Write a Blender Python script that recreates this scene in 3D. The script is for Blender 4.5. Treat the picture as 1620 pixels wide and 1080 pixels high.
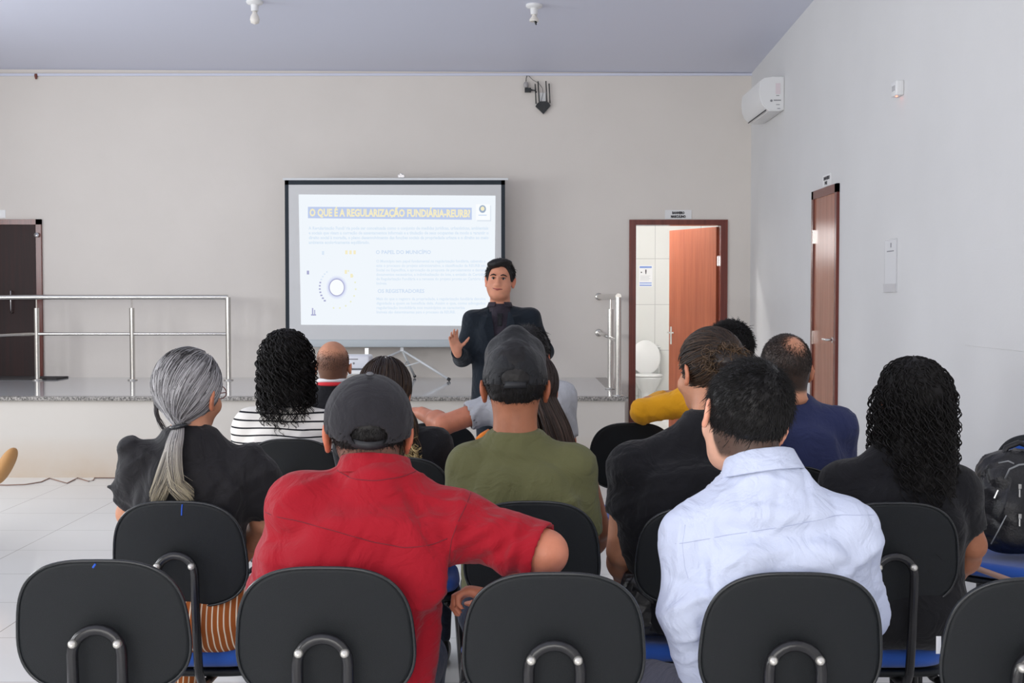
import bpy, bmesh, math, random
import numpy as np
from math import sin, cos, pi, radians
from mathutils import Vector, Matrix
for o in list(bpy.data.objects): bpy.data.objects.remove(o)
SC = bpy.context.scene
COL = SC.collection
rng = np.random.default_rng(7)
random.seed(7)

# ---------------------------------------------------------------- camera
F = 2000.0; EYE = 1.4
PITCH = math.atan(70/F); YAW = math.atan(5/F)
cd = bpy.data.cameras.new('camera'); cam = bpy.data.objects.new('camera', cd); COL.objects.link(cam)
cd.sensor_width = 36; cd.lens = 36*F/1620; cd.clip_start = 0.05; cd.clip_end = 100
cam.location = (0, 0, EYE); cam.rotation_euler = (pi/2-PITCH, 0, YAW)
SC.camera = cam
RC = np.array(cam.rotation_euler.to_matrix())
def W(px, py, Y):
    """point of the place seen at photo pixel px,py and lying Y metres from the camera wall"""
    d = RC @ np.array([(px-810)/F, -(py-540)/F, -1.0])
    t = Y/d[1]
    return np.array([0, 0, EYE]) + d*t

# ---------------------------------------------------------------- world, exposure, daylight
SC.view_settings.view_transform = 'Standard'; SC.view_settings.look = 'None'
SC.view_settings.gamma = 1; SC.view_settings.exposure = -0.09
w = bpy.data.worlds.new('world'); SC.world = w; w.use_nodes = True
w.node_tree.nodes['Background'].inputs[0].default_value = (.80, .88, 1, 1)
w.node_tree.nodes['Background'].inputs[1].default_value = 0.5
def area(name, loc, rot, sx, sy, power, col=(1, 1, 1), spread=180):
    l = bpy.data.lights.new(name, 'AREA'); l.shape = 'RECTANGLE'; l.size = sx; l.size_y = sy
    l.energy = power; l.color = col; l.spread = radians(spread)
    o = bpy.data.objects.new(name, l); COL.objects.link(o); o.location = loc; o.rotation_euler = rot
    return o
# daylight through the wide entrance behind the camera and the windows of the left wall
area('entrance_daylight', (-1.6, -2.95, 1.75), (radians(90), 0, 0), 5.6, 2.7, 235, (1, .97, .93))
for k, y in enumerate((0.2, 4.2, 8.2)):
    area('window_daylight', (-6.1, y, 2.1), (radians(90), 0, radians(-90)), 2.2, 1.3, (110, 130, 105)[k], (.93, .97, 1))
area('bathroom_window_daylight', (.62, 14.6, 2.2), (radians(90), 0, radians(-90)), 1.6, .7, 22, (1, 1, 1))
bl = bpy.data.lights.new('bathroom_bulb_light', 'POINT'); bl.energy = 85; bl.shadow_soft_size = .025; bl.color = (1, .98, .95)
bo = bpy.data.objects.new('bathroom_bulb_light', bl); COL.objects.link(bo); bo.location = (.90, 13.30, 2.98)

# ---------------------------------------------------------------- materials
MATS = {}
def N(nt, typ, **kw):
    n = nt.nodes.new(typ)
    for k, v in kw.items():
        if k.startswith('i_'):
            key = k[2:]
            n.inputs[int(key) if key.isdigit() else key].default_value = v
        else: setattr(n, k, v)
    return n
def mat(name, col, rough=.6, metal=0, spec=.5, bump=0, bscale=200, var=0, vscale=8, coat=0, vcol=False, sheen=0, emit=None, es=1, sss=0):
    if name in MATS: return MATS[name]
    m = bpy.data.materials.new(name); m.use_nodes = True; nt = m.node_tree
    b = nt.nodes['Principled BSDF']; MATS[name] = m
    b.inputs['Base Color'].default_value = (*col, 1); b.inputs['Roughness'].default_value = rough
    b.inputs['Metallic'].default_value = metal; b.inputs['Specular IOR Level'].default_value = spec
    b.inputs['Coat Weight'].default_value = coat; b.inputs['Sheen Weight'].default_value = sheen
    if sss: b.inputs['Subsurface Weight'].default_value = sss; b.inputs['Subsurface Scale'].default_value = .01
    if emit: b.inputs['Emission Color'].default_value = (*emit, 1); b.inputs['Emission Strength'].default_value = es
    tc = N(nt, 'ShaderNodeTexCoord')
    src = None
    if vcol:
        a = N(nt, 'ShaderNodeAttribute', attribute_name='Col'); src = a.outputs['Color']
    if var:
        nz = N(nt, 'ShaderNodeTexNoise', i_Scale=vscale, i_Detail=5.0)
        nt.links.new(tc.outputs['Object'], nz.inputs['Vector'])
        mx = N(nt, 'ShaderNodeMix', data_type='RGBA', blend_type='MULTIPLY'); mx.inputs[0].default_value = 1
        rp = N(nt, 'ShaderNodeMapRange'); rp.inputs[1].default_value = .3; rp.inputs[2].default_value = .7
        rp.inputs[3].default_value = 1-var; rp.inputs[4].default_value = 1+var*.4
        nt.links.new(nz.outputs[0], rp.inputs[0])
        if src: nt.links.new(src, mx.inputs[6])
        else: mx.inputs[6].default_value = (*col, 1)
        nt.links.new(rp.outputs[0], mx.inputs[7]); src = mx.outputs[2]
    if src: nt.links.new(src, b.inputs['Base Color'])
    if bump:
        nz = N(nt, 'ShaderNodeTexNoise', i_Scale=bscale, i_Detail=3.0)
        nt.links.new(tc.outputs['Object'], nz.inputs['Vector'])
        bp = N(nt, 'ShaderNodeBump', i_Strength=bump, i_Distance=.002)
        nt.links.new(nz.outputs[0], bp.inputs['Height']); nt.links.new(bp.outputs[0], b.inputs['Normal'])
    return m
def s2l(r, g, b):
    f = lambda c: (c/255/12.92) if c < 11 else ((c/255+.055)/1.055)**2.4
    return (f(r), f(g), f(b))

M_wall = mat('wall_paint', (.75, .70, .65), .75, bump=.25, bscale=90, var=.03, vscale=1.5)
M_wallR = mat('side_wall_paint', (.70, .695, .695), .75, bump=.2, bscale=90, var=.03, vscale=1.5)
M_ceil = mat('ceiling_panel', (.68, .70, .82), .5)
M_white = mat('white_plastic', (.80, .80, .80), .35)
M_black = mat('black_plastic', (.006, .008, .010), .42, spec=.30, bump=.5, bscale=900)
M_rim = mat('black_edge_plastic', (.016, .018, .02), .25)
M_tube = mat('black_steel_tube', (.012, .012, .014), .25)
M_blue = mat('blue_upholstery', (.012, .085, .42), .85, bump=.6, bscale=700, sheen=.3)
M_steel = mat('brushed_steel', (.66, .64, .60), .22, metal=1)
M_chrome = mat('chrome', (.8, .8, .8), .12, metal=1)
M_bolt = mat('bolt_cap', (.62, .60, .55), .3, metal=.7)

# ---------------------------------------------------------------- mesh helpers
def mesh_np(name, V, Fq, smooth=True, cols=None):
    """V (n,3); Fq list of arrays each (m,3|4)"""
    me = bpy.data.meshes.new(name)
    if not isinstance(Fq, (list, tuple)): Fq = [Fq]
    V = np.ascontiguousarray(V, dtype=np.float32)
    me.vertices.add(len(V)); me.vertices.foreach_set('co', V.ravel())
    tot = sum(f.size for f in Fq); npoly = sum(len(f) for f in Fq)
    me.loops.add(tot); me.loops.foreach_set('vertex_index', np.concatenate([f.ravel() for f in Fq]).astype(np.int32))
    me.polygons.add(npoly)
    ls = []; st = 0
    for f in Fq:
        ls.append(st+np.arange(len(f))*f.shape[1]); st += f.size
    me.polygons.foreach_set('loop_start', np.concatenate(ls).astype(np.int32))
    me.update(calc_edges=True)
    me.polygons.foreach_set('use_smooth', np.full(npoly, smooth))
    if cols is not None:
        a = me.color_attributes.new('Col', 'FLOAT_COLOR', 'POINT')
        c4 = np.ones((len(V), 4), np.float32); c4[:, :3] = cols; a.data.foreach_set('color', c4.ravel())
    me.validate()
    return me
def link(name, me, m, parent=None):
    o = bpy.data.objects.new(name, me); COL.objects.link(o)
    if m is not None: me.materials.append(m)
    if parent is not None:
        o.parent = parent
    return o
def empty(name, label, cat, loc=(0, 0, 0), rz=0, group=None):
    o = bpy.data.objects.new(name, None); COL.objects.link(o); o.location = loc; o.rotation_euler = (0, 0, rz)
    o.empty_display_size = .1
    return tag(o, label, cat, group)
def tag(o, label, cat, group=None):
    o['label'] = label; o['category'] = cat
    if group: o['group'] = group
    return o
def struct(o): o['kind'] = 'structure'; return o
class MB:
    """collects shapes in one bmesh"""
    def __init__(s): s.b = bmesh.new()
    def box(s, x0, x1, y0, y1, z0, z1, bev=0, M=None):
        r = bmesh.ops.create_cube(s.b, size=1)
        vs = r['verts']
        for v in vs:
            v.co = Vector(((x0+x1)/2+v.co.x*(x1-x0), (y0+y1)/2+v.co.y*(y1-y0), (z0+z1)/2+v.co.z*(z1-z0)))
        if M is not None:
            for v in vs: v.co = M @ v.co
        if bev:
            es = list({e for v in vs for e in v.link_edges})
            bmesh.ops.bevel(s.b, geom=es, offset=bev, segments=3, affect='EDGES', profile=.5)
        return s
    def tube(s, pts, r, n=10, cap=True):
        P = [Vector(p) for p in pts]; rings = []
        rr = r if isinstance(r, (list, tuple, np.ndarray)) else [r]*len(P)
        t0 = (P[1]-P[0]).normalized(); up = Vector((0, 0, 1)) if abs(t0.z) < .9 else Vector((1, 0, 0))
        u = t0.cross(up).normalized()
        for i, p in enumerate(P):
            t = (P[min(i+1, len(P)-1)]-P[max(i-1, 0)]).normalized()
            u = (u-t*u.dot(t)).normalized(); v = t.cross(u)
            rings.append([s.b.verts.new(p+(u*cos(2*pi*k/n)+v*sin(2*pi*k/n))*rr[i]) for k in range(n)])
        for a, c in zip(rings, rings[1:]):
            for k in range(n):
                s.b.faces.new((a[k], a[(k+1) % n], c[(k+1) % n], c[k]))
        if cap: s.b.faces.new(rings[0][::-1]); s.b.faces.new(rings[-1])
        return s
    def lathe(s, prof, c=(0, 0, 0), n=24, axis='z', sx=1, sy=1):
        rings = []
        for (r, h) in prof:
            ring = []
            for k in range(n):
                a = 2*pi*k/n; p = (r*cos(a)*sx, r*sin(a)*sy, h)
                if axis == 'y': p = (p[0], p[2], p[1])
                if axis == 'x': p = (p[2], p[0], p[1])
                ring.append(s.b.verts.new((c[0]+p[0], c[1]+p[1], c[2]+p[2])))
            rings.append(ring)
        for a, d in zip(rings, rings[1:]):
            for k in range(n): s.b.faces.new((a[k], a[(k+1) % n], d[(k+1) % n], d[k]))
        s.b.faces.new(rings[0][::-1]); s.b.faces.new(rings[-1]); return s
    def prism(s, poly, y0, y1):
        """poly in xz, extruded along y"""
        a = [s.b.verts.new((p[0], y0, p[1])) for p in poly]; c = [s.b.verts.new((p[0], y1, p[1])) for p in poly]
        s.b.faces.new(a); s.b.faces.new(c[::-1]); n = len(poly)
        for k in range(n): s.b.faces.new((a[k], c[k], c[(k+1) % n], a[(k+1) % n]))
        return s
    def build(s, name, m, parent=None, smooth=False, M=None):
        bmesh.ops.recalc_face_normals(s.b, faces=s.b.faces)
        if M is not None: bmesh.ops.transform(s.b, matrix=M, verts=s.b.verts)
        me = bpy.data.meshes.new(name); s.b.to_mesh(me); s.b.free()
        if smooth:
            for p in me.polygons: p.use_smooth = True
            if smooth == 'auto':
                try: me.set_sharp_from_angle(angle=radians(40))
                except Exception: pass
        return link(name, me, m, parent)
def text_mesh(name, body, size, m, parent=None, align='LEFT', off=0.0, extrude=.0006):
    c = bpy.data.curves.new(name, 'FONT'); c.body = body; c.size = size; c.align_x = align; c.offset = off; c.extrude = extrude
    c.resolution_u = 2
    t = bpy.data.objects.new('tmp', c); COL.objects.link(t); bpy.context.view_layer.update()
    me = bpy.data.meshes.new_from_object(t.evaluated_get(bpy.context.evaluated_depsgraph_get()))
    bpy.data.objects.remove(t); bpy.data.curves.remove(c)
    me.materials.clear(); me.name = name
    return link(name, me, m, parent)
def fit_text(o, width, loc, rot=(pi/2, 0, 0), align='LEFT'):
    xs = [v.co.x for v in o.data.vertices]; w0 = max(xs)-min(xs)
    s = width/w0; o.scale = (s, 1, 1)
    o.location = loc; o.rotation_euler = rot
    return o

# ================================================================= SETTING
BY = 12.12; RX = 2.25; LX = -6.2; FY = -3.0; CH = 3.53
def grid_tile_mat(name, base, line, size, offx, offy, axes='xy', rough=.12, lw=.006):
    m = bpy.data.materials.new(name); m.use_nodes = True; nt = m.node_tree; b = nt.nodes['Principled BSDF']
    tc = N(nt, 'ShaderNodeTexCoord'); sp = N(nt, 'ShaderNodeSeparateXYZ'); nt.links.new(tc.outputs['Object'], sp.inputs[0])
    masks = []
    for ax, off in zip(axes, (offx, offy)):
        a = N(nt, 'ShaderNodeMath', operation='ADD'); a.inputs[1].default_value = -off+600*size
        nt.links.new(sp.outputs['xyz'.index(ax)], a.inputs[0])
        d = N(nt, 'ShaderNodeMath', operation='DIVIDE'); d.inputs[1].default_value = size; nt.links.new(a.outputs[0], d.inputs[0])
        f = N(nt, 'ShaderNodeMath', operation='FRACT'); nt.links.new(d.outputs[0], f.inputs[0])
        l = N(nt, 'ShaderNodeMath', operation='LESS_THAN'); l.inputs[1].default_value = lw/size; nt.links.new(f.outputs[0], l.inputs[0])
        masks.append(l)
    mx = N(nt, 'ShaderNodeMath', operation='MAXIMUM'); nt.links.new(masks[0].outputs[0], mx.inputs[0]); nt.links.new(masks[1].outputs[0], mx.inputs[1])
    nz = N(nt, 'ShaderNodeTexNoise', i_Scale=1.6, i_Detail=4.0); nt.links.new(tc.outputs['Object'], nz.inputs['Vector'])
    c0 = N(nt, 'ShaderNodeMix', data_type='RGBA'); c0.inputs[6].default_value = (*[v*.93 for v in base], 1); c0.inputs[7].default_value = (*base, 1)
    nt.links.new(nz.outputs[0], c0.inputs[0])
    c1 = N(nt, 'ShaderNodeMix', data_type='RGBA'); c1.inputs[7].default_value = (*line, 1)
    nt.links.new(c0.outputs[2], c1.inputs[6]); nt.links.new(mx.outputs[0], c1.inputs[0]); nt.links.new(c1.outputs[2], b.inputs['Base Color'])
    b.inputs['Roughness'].default_value = rough
    MATS[name] = m
    return m
M_floor = grid_tile_mat('porcelain_floor_tile', (.75, .74, .72), (.38, .36, .34), .6, -2.76, 8.15, rough=.16, lw=.005)
M_stage = grid_tile_mat('polished_stage_tile', (.60, .60, .61), (.42, .42, .42), .6, -2.4, 9.8, rough=.07, lw=.004)
M_btile = grid_tile_mat('bathroom_wall_tile', (.82, .82, .80), (.55, .55, .54), .6, 1.83, 1.3-.6, axes='xz', rough=.2, lw=.008)
def wood_mat(name, c1, c2, rough=.25, scale=30):
    m = bpy.data.materials.new(name); m.use_nodes = True; nt = m.node_tree; b = nt.nodes['Principled BSDF']
    tc = N(nt, 'ShaderNodeTexCoord'); mp = N(nt, 'ShaderNodeMapping'); mp.inputs['Scale'].default_value = (scale, scale, 1.3)
    nt.links.new(tc.outputs['Object'], mp.inputs[0])
    nz = N(nt, 'ShaderNodeTexNoise', i_Scale=1.0, i_Detail=6.0, i_Roughness=.6); nt.links.new(mp.outputs[0], nz.inputs['Vector'])
    r = N(nt, 'ShaderNodeValToRGB'); r.color_ramp.elements[0].position = .35; r.color_ramp.elements[1].position = .65
    r.color_ramp.elements[0].color = (*c1, 1); r.color_ramp.elements[1].color = (*c2, 1)
    nt.links.new(nz.outputs[0], r.inputs[0]); nt.links.new(r.outputs[0], b.inputs['Base Color'])
    b.inputs['Roughness'].default_value = rough; MATS[name] = m
    return m
M_frame = wood_mat('dark_red_door_frame_wood', s2l(96, 40, 32), s2l(118, 54, 42))
M_leaf = wood_mat('varnished_cedar_leaf', s2l(168, 88, 58), s2l(186, 104, 72), .3)
M_leafR = wood_mat('varnished_brown_leaf', s2l(150, 88, 66), s2l(172, 106, 82), .22)
M_dark = wood_mat('dark_brown_leaf', s2l(34, 19, 18), s2l(50, 24, 22), .65)

def granite_mat():
    m = mat('speckled_granite', (.3, .3, .3), .25); nt = m.node_tree; b = nt.nodes['Principled BSDF']
    tc = N(nt, 'ShaderNodeTexCoord'); nz = N(nt, 'ShaderNodeTexNoise', i_Scale=70.0, i_Detail=4.0, i_Roughness=.8)
    nt.links.new(tc.outputs['Object'], nz.inputs['Vector'])
    r = N(nt, 'ShaderNodeValToRGB'); r.color_ramp.elements[0].position = .4; r.color_ramp.elements[1].position = .6
    r.color_ramp.elements[0].color = (.06, .06, .055, 1); r.color_ramp.elements[1].color = (.48, .45, .42, 1)
    nt.links.new(nz.outputs[0], r.inputs[0]); nt.links.new(r.outputs[0], b.inputs['Base Color'])
    return m
M_gran = granite_mat()
def stage_wall_mat():
    m = mat('stained_stage_paint', (.7, .68, .64), .7); nt = m.node_tree; b = nt.nodes['Principled BSDF']
    tc = N(nt, 'ShaderNodeTexCoord'); sp = N(nt, 'ShaderNodeSeparateXYZ'); nt.links.new(tc.outputs['Object'], sp.inputs[0])
    nz = N(nt, 'ShaderNodeTexNoise', i_Scale=2.2, i_Detail=6.0, i_Roughness=.65); nt.links.new(tc.outputs['Object'], nz.inputs['Vector'])
    mr = N(nt, 'ShaderNodeMapRange'); mr.inputs[1].default_value = 0; mr.inputs[2].default_value = .34; mr.inputs[3].default_value = 1; mr.inputs[4].default_value = 0
    nt.links.new(sp.outputs[2], mr.inputs[0])
    mu = N(nt, 'ShaderNodeMath', operation='MULTIPLY'); nt.links.new(mr.outputs[0], mu.inputs[0]); nt.links.new(nz.outputs[0], mu.inputs[1])
    mx = N(nt, 'ShaderNodeMix', data_type='RGBA'); mx.inputs[6].default_value = (*s2l(210, 204, 196), 1); mx.inputs[7].default_value = (*s2l(196, 168, 136), 1)
    nt.links.new(mu.outputs[0], mx.inputs[0]); nt.links.new(mx.outputs[2], b.inputs['Base Color'])
    return m
M_stw = stage_wall_mat()

struct(MB().box(LX-.2, RX+1.2, FY-.2, 17, -.1, 0).build('floor', M_floor))
# ceiling: rises gently towards the camera
def cz(x, y): return CH + .042*(BY-y) + .0055*(2.25-x)
b = MB()
vs = [b.b.verts.new((x, y, cz(x, y)+dz)) for dz in (0, .1) for (x, y) in ((LX-.2, BY+.15), (RX+.15, BY+.15), (RX+.15, FY-.2), (LX-.2, FY-.2))]
for f in ((0, 1, 2, 3), (7, 6, 5, 4), (0, 4, 5, 1), (1, 5, 6, 2), (2, 6, 7, 3), (3, 7, 4, 0)): b.b.faces.new([vs[i] for i in f])
struct(b.build('ceiling', M_ceil))
struct(MB().box(LX, RX, BY-.02, BY-.001, CH-.025, CH-.003).build('trim_1', M_ceil))
DX0, DX1, DH = 1.155, 1.965, 2.09     # clear opening of the bathroom door
wb = MB().box(LX-.2, DX0-.04, BY, BY+.15, 0, CH+.08).box(DX1+.04, RX+.15, BY, BY+.15, 0, CH+.08).box(DX0-.04, DX1+.04, BY, BY+.15, DH+.04, CH+.08)
struct(wb.build('wall_back', M_wall))
struct(MB().box(RX, RX+.15, FY-.2, BY, 0, 4.3).build('wall_right', M_wallR))
wl = MB()
ys = [FY-.2, -.95, 1.35, 3.05, 5.35, 7.05, 9.35, BY]
wl.box(LX-.15, LX, FY-.2, BY, 0, 1.4).box(LX-.15, LX, FY-.2, BY, 2.8, 4.3)
for i in range(0, 8, 2): wl.box(LX-.15, LX, ys[i], ys[i+1], 1.4, 2.8)
struct(wl.build('wall_left', M_wall))
for k, i in enumerate((1, 3, 5)):
    f = MB()
    for (a, c) in ((ys[i], ys[i]+.05), ((ys[i]+ys[i+1])/2-.02, (ys[i]+ys[i+1])/2+.02), (ys[i+1]-.05, ys[i+1])): f.box(LX-.1, LX-.05, a, c, 1.4, 2.8)
    f.box(LX-.1, LX-.05, ys[i], ys[i+1], 1.4, 1.45).box(LX-.1, LX-.05, ys[i], ys[i+1], 2.75, 2.8)
    struct(f.build('window_%d' % (k+1), M_white))
wf = MB().box(LX-.2, -4.6, FY-.15, FY, 0, 4.35).box(1.4, RX+.15, FY-.15, FY, 0, 4.35).box(-4.6, 1.4, FY-.15, FY, 3.2, 4.35)
struct(wf.build('wall_front', M_wall))

# bathroom
struct(MB().box(.45, 3.2, 16.6, 16.7, 0, 3.3).build('wall_bathroom_back', M_btile))
struct(MB().box(.45, .55, BY+.15, 16.6, 0, 1.8).box(.45, .55, BY+.15, 16.6, 2.6, 3.3).box(.45, .55, BY+.15, 13.7, 1.8, 2.6).box(.45, .55, 15.5, 16.6, 1.8, 2.6).build('wall_bathroom_left', M_btile))
struct(MB().box(3.1, 3.2, BY+.15, 16.6, 0, 3.3).build('wall_bathroom_right', M_btile))
struct(MB().box(.45, 3.2, BY+.15, 16.7, 3.3, 3.4).build('ceiling_bathroom', mat('bathroom_ceiling', (.8, .8, .8), .6)))
bb = empty('ceiling_bulb', 'white round ceiling bulb inside the bathroom above the open door', 'lamp', (.90, 13.30, 3.3))
MB().lathe([(.05, 0), (.05, -.02), (.022, -.03), (.02, -.1), (.0, -.1)], n=20).build('base', M_white, bb, True)
MB().lathe([(.001, -.1), (.02, -.11), (.045, -.16), (.05, -.2), (.04, -.235), (.001, -.255)], n=20).build('bulb', mat('bulb_glass', (.9, .9, .9), .3, emit=(1, .97, .93), es=4), bb, True)

# door 1 : bathroom door, open inwards
d1 = empty('door_1', 'x', 'x', (DX0, BY, 0))
for k in ('label', 'category'): del d1[k]
struct(d1)
MB().box(-.065, .0, -.015, .165, 0, DH).box(DX1-DX0, DX1-DX0+.065, -.015, .165, 0, DH).box(-.065, DX1-DX0+.065, -.015, .165, DH, DH+.05).build('door_frame', M_frame, d1)
ang = math.atan2(.70, -.37)
lf = MB().box(0, .79, -.0175, .0175, .01, DH-.01, bev=.002).build('door_leaf', M_leaf, d1)
lf.location = (DX1-DX0-.005, .14, 0); lf.rotation_euler = (0, 0, ang)
for z in (.25, 1.1, 1.75):
    h = MB().box(-.012, .012, -.006, .006, z-.045, z+.045).tube([(0, 0, z-.05), (0, 0, z+.05)], .007).build('hinge', M_chrome, d1); h.location = (DX1-DX0-.004, .115, 0)
hd = MB().box(.735, .765, .017, .021, .92, 1.10).box(.735, .765, -.021, -.017, .92, 1.10).tube([(.75, .02, 1.04), (.75, .06, 1.04), (.64, .06, 1.04)], .008).tube([(.75, -.02, 1.04), (.75, -.06, 1.04), (.64, -.06, 1.04)], .008).build('door_handle', M_chrome, lf)
# door 2 : closed door in the right wall
d2 = empty('door_2', 'x', 'x', (RX, 8.80, 0))
for k in ('label', 'category'): del d2[k]
struct(d2)
MB().box(-.022, 0, 0, .055, 0, 2.19).box(-.022, 0, .69, .745, 0, 2.19).box(-.022, 0, 0, .745, 2.13, 2.19).build('door_frame', M_frame, d2)
lf2 = MB().box(-.010, 0, .055, .69, .01, 2.13).build('door_leaf', M_leafR, d2)
MB().tube([(-.01, .12, 1.10), (-.055, .12, 1.10), (-.055, .22, 1.10)], .009).lathe([(.022, -.014), (.022, -.009)], c=(0, .12, 1.10), axis='x', n=16).build('door_handle', M_chrome, lf2, 'auto')
for z in (.3, 1.1, 1.85): MB().box(-.026, -.008, .672, .684, z-.05, z+.05).build('hinge', M_chrome, lf2)
# door 3 : dark door at the back left, on the stage
x3 = W(67, 400, BY)[0]
d3 = empty('door_3', 'x', 'x', (x3-.95, BY, .63))
for k in ('label', 'category'): del d3[k]
struct(d3)
zt = W(60, 347, BY)[2]-.63
MB().box(0, .05, -.03, 0, 0, zt).box(.90, .95, -.03, 0, 0, zt).box(0, .95, -.03, 0, zt-.05, zt).build('door_frame', M_frame, d3)
lf3 = MB().box(.05, .90, -.012, 0, 0, zt-.05).build('door_leaf', M_dark, d3)
MB().tube([(.66, -.012, .62), (.66, -.05, .62), (.66, -.05, .83), (.66, -.012, .83)], .007).build('door_handle', M_chrome, lf3, True)
MB().lathe([(.0, 0), (.022, 0), (.022, -.03), (.0, -.03)], c=(.915, -.03, zt-.15), axis='y', n=16).build('door_stop', M_chrome, d3, True)
tag(MB().box(-5.6, W(92, 600, 11.8)[0], 11.76, BY-.04, .63, .645, bev=.004).build('door_threshold', mat('dark_threshold', (.05, .045, .045), .9)), 'dark flat threshold plate on the stage under the dark brown door', 'mat')  # low dark threshold plate along the foot of the door

# stage
SX = W(993, 628, 9.75)[0]; SY = 9.75; SH = .63
struct(MB().box(LX, SX-.02, SY+.02, BY, 0, SH-.03).build('stage_block', M_stw))
struct(MB().box(LX, SX-.10, SY+.10, BY, SH-.03, SH).build('stage_floor', M_stage))
struct(MB().box(LX, SX+.005, SY-.005, SY+.10, SH-.03, SH, bev=.004).box(SX-.10, SX+.005, SY+.10, BY, SH-.03, SH).build('stage_edge', M_gran))

# stainless railings
def railing(pts, posts, label, ends=None):
    r = empty('handrail', label, 'railing', (posts[0][0], posts[0][1], SH))
    org = Vector(r.location)
    L = lambda p: Vector(p)-org
    MB().tube([L(p) for p in pts], .024, 14).build('top_rail', M_steel, r, 'auto')
    for a, c in zip(posts, posts[1:]):
        MB().tube([L((a[0], a[1], 1.06)), L((c[0], c[1], 1.06))], .0155, 12).build('middle_rail', M_steel, r, 'auto')
    for i, p in enumerate(posts):
        if p[2] == 'full':
            MB().tube([L((p[0], p[1], SH+.01)), L((p[0], p[1], 1.40))], .024, 14).build('post', M_steel, r, 'auto')
        else:
            MB().tube([L((p[0], p[1], SH+.01)), L((p[0], p[1], 1.30))], .0235, 14).tube([L((p[0], p[1], 1.29)), L((p[0], p[1], 1.39))], .006, 8).build('post', M_steel, r, 'auto')
        MB().lathe([(.045, .0), (.045, .008), (.026, .014)], c=L((p[0], p[1], SH)), n=18).build('flange', M_steel, r, True)
    return r
py_ = 11.70
pxs = [W(u, 520, py_)[0] for u in (58, 209, 361)]
r1 = railing([(-5.9, py_-.2, 1.385), (pxs[0], py_, 1.40), (pxs[1], py_, 1.40), (pxs[2], py_, 1.40)],
        [(pxs[0], py_, 'p'), (pxs[1], py_, 'p'), (pxs[2], py_, 'full')], 'long stainless steel handrail on the stage in front of the dark door')
o_ = Vector(r1.location)
MB().tube([Vector((-5.9, py_-.5, 1.0))-o_, Vector((pxs[0], py_, 1.06))-o_], .0155, 12).build('middle_rail', M_steel, r1, True)
qx = SX-.055
fx = W(978, 600, SY+.06)[0]
r2 = railing([(fx, SY+.06, 1.405), (fx, BY-.005, 1.405)], [(fx, SY+.06, 'full'), (fx, SY+.85, 'p')], 'short stainless steel handrail at the right end of the stage')
o_ = Vector(r2.location)
MB().tube([Vector((fx, SY+.85, 1.06))-o_, Vector((fx, BY-.005, 1.06))-o_], .0155, 12).build('middle_rail', M_steel, r2, True)
for z in (1.405, 1.06):
    MB().lathe([(.036, 0), (.036, -.008), (.026, -.014)], c=Vector((fx, BY, z))-o_, axis='y', n=18).build('flange', M_steel, r2, True)

# ================================================================= WALL AND CEILING FITTINGS
M_ink = mat('black_ink', (.03, .03, .035), .6)
def door_sign(px0, px1, py0, py1, lines, label, Y=BY):
    a = W(px0, py0, Y); c = W(px1, py1, Y)
    e = empty('door_sign', label, 'sign', (float(a[0]+c[0])/2, Y, float(c[2])))
    w2 = float(c[0]-a[0])/2; h = float(a[2]-c[2])
    MB().box(-w2, w2, -.004, 0, 0, h, bev=.001).build('sign_plate', M_white, e)
    for i, (t, ww) in enumerate(lines):
        o = text_mesh('sign_text', t, h*.36, M_ink, e, off=.002); fit_text(o, ww, (-ww/2, -.0052, h*(.56-.40*i)))
    return e
door_sign(1052, 1094, 332, 346.6, [('BANHEIRO', .118), ('MASCULINO', .142)], 'small white BANHEIRO MASCULINO sign above the open bathroom door')
door_sign(-34, 9, 332, 345, [('BANHEIRO', .118), ('FEMININO', .13)], 'small white sign above the dark brown door at the left edge', )
rs = empty('door_sign', 'small white two line sign above the closed door in the right wall', 'sign', (RX, 9.155, 2.2))
MB().box(-.004, 0, -.12, .12, 0, .085, bev=.001).build('sign_plate', M_white, rs)
for i, (t, ww) in enumerate([('BANHEIRO', .17), ('PNE', .07)]):
    o = text_mesh('sign_text', t, .034, M_ink, rs, off=.001); fit_text(o, ww, (-.0052, ww/2+.02*i, .047-.034*i), (pi/2, 0, -pi/2))
# bathroom notice
a = W(1012, 421, 16.59); c = W(1031, 452, 16.59)
bs = empty('poster', 'small blue and white notice with figures on the bathroom tiles', 'poster', (float(a[0]), 16.6, float(c[2])))
pw = float(c[0]-a[0]); ph = float(a[2]-c[2])
M_pb = mat('notice_blue', s2l(120, 150, 215), .5)
MB().box(-.01, pw+.01, -.003, 0, -.01, ph+.01).build('sheet', mat('paper', (.85, .85, .87), .6), bs)
for (q0, q1) in ((.91, 1), (0, .06), (.12, .17)): MB().box(0, pw, -.004, -.003, ph*q0, ph*q1).build('band', M_pb, bs)
MB().lathe([(.0, -.004), (.009, -.004), (.009, -.003), (0, -.003)], c=(pw*.52, 0, ph*.80), axis='y', n=12).box(pw*.47, pw*.57, -.004, -.003, ph*.68, ph*.77).box(pw*.485, pw*.555, -.004, -.003, ph*.60, ph*.69).build('figure', M_ink, bs)
MB().box(pw*.10, pw*.2, -.004, -.003, ph*.66, ph*.72).build('figure', M_ink, bs)
for i in range(4): MB().box(pw*.06, pw*(.9-.12*(i % 2)), -.0036, -.003, ph*(.50-.07*i), ph*(.515-.07*i)).build('text_line', mat('grey_ink', (.5, .5, .52), .6), bs)

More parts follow.
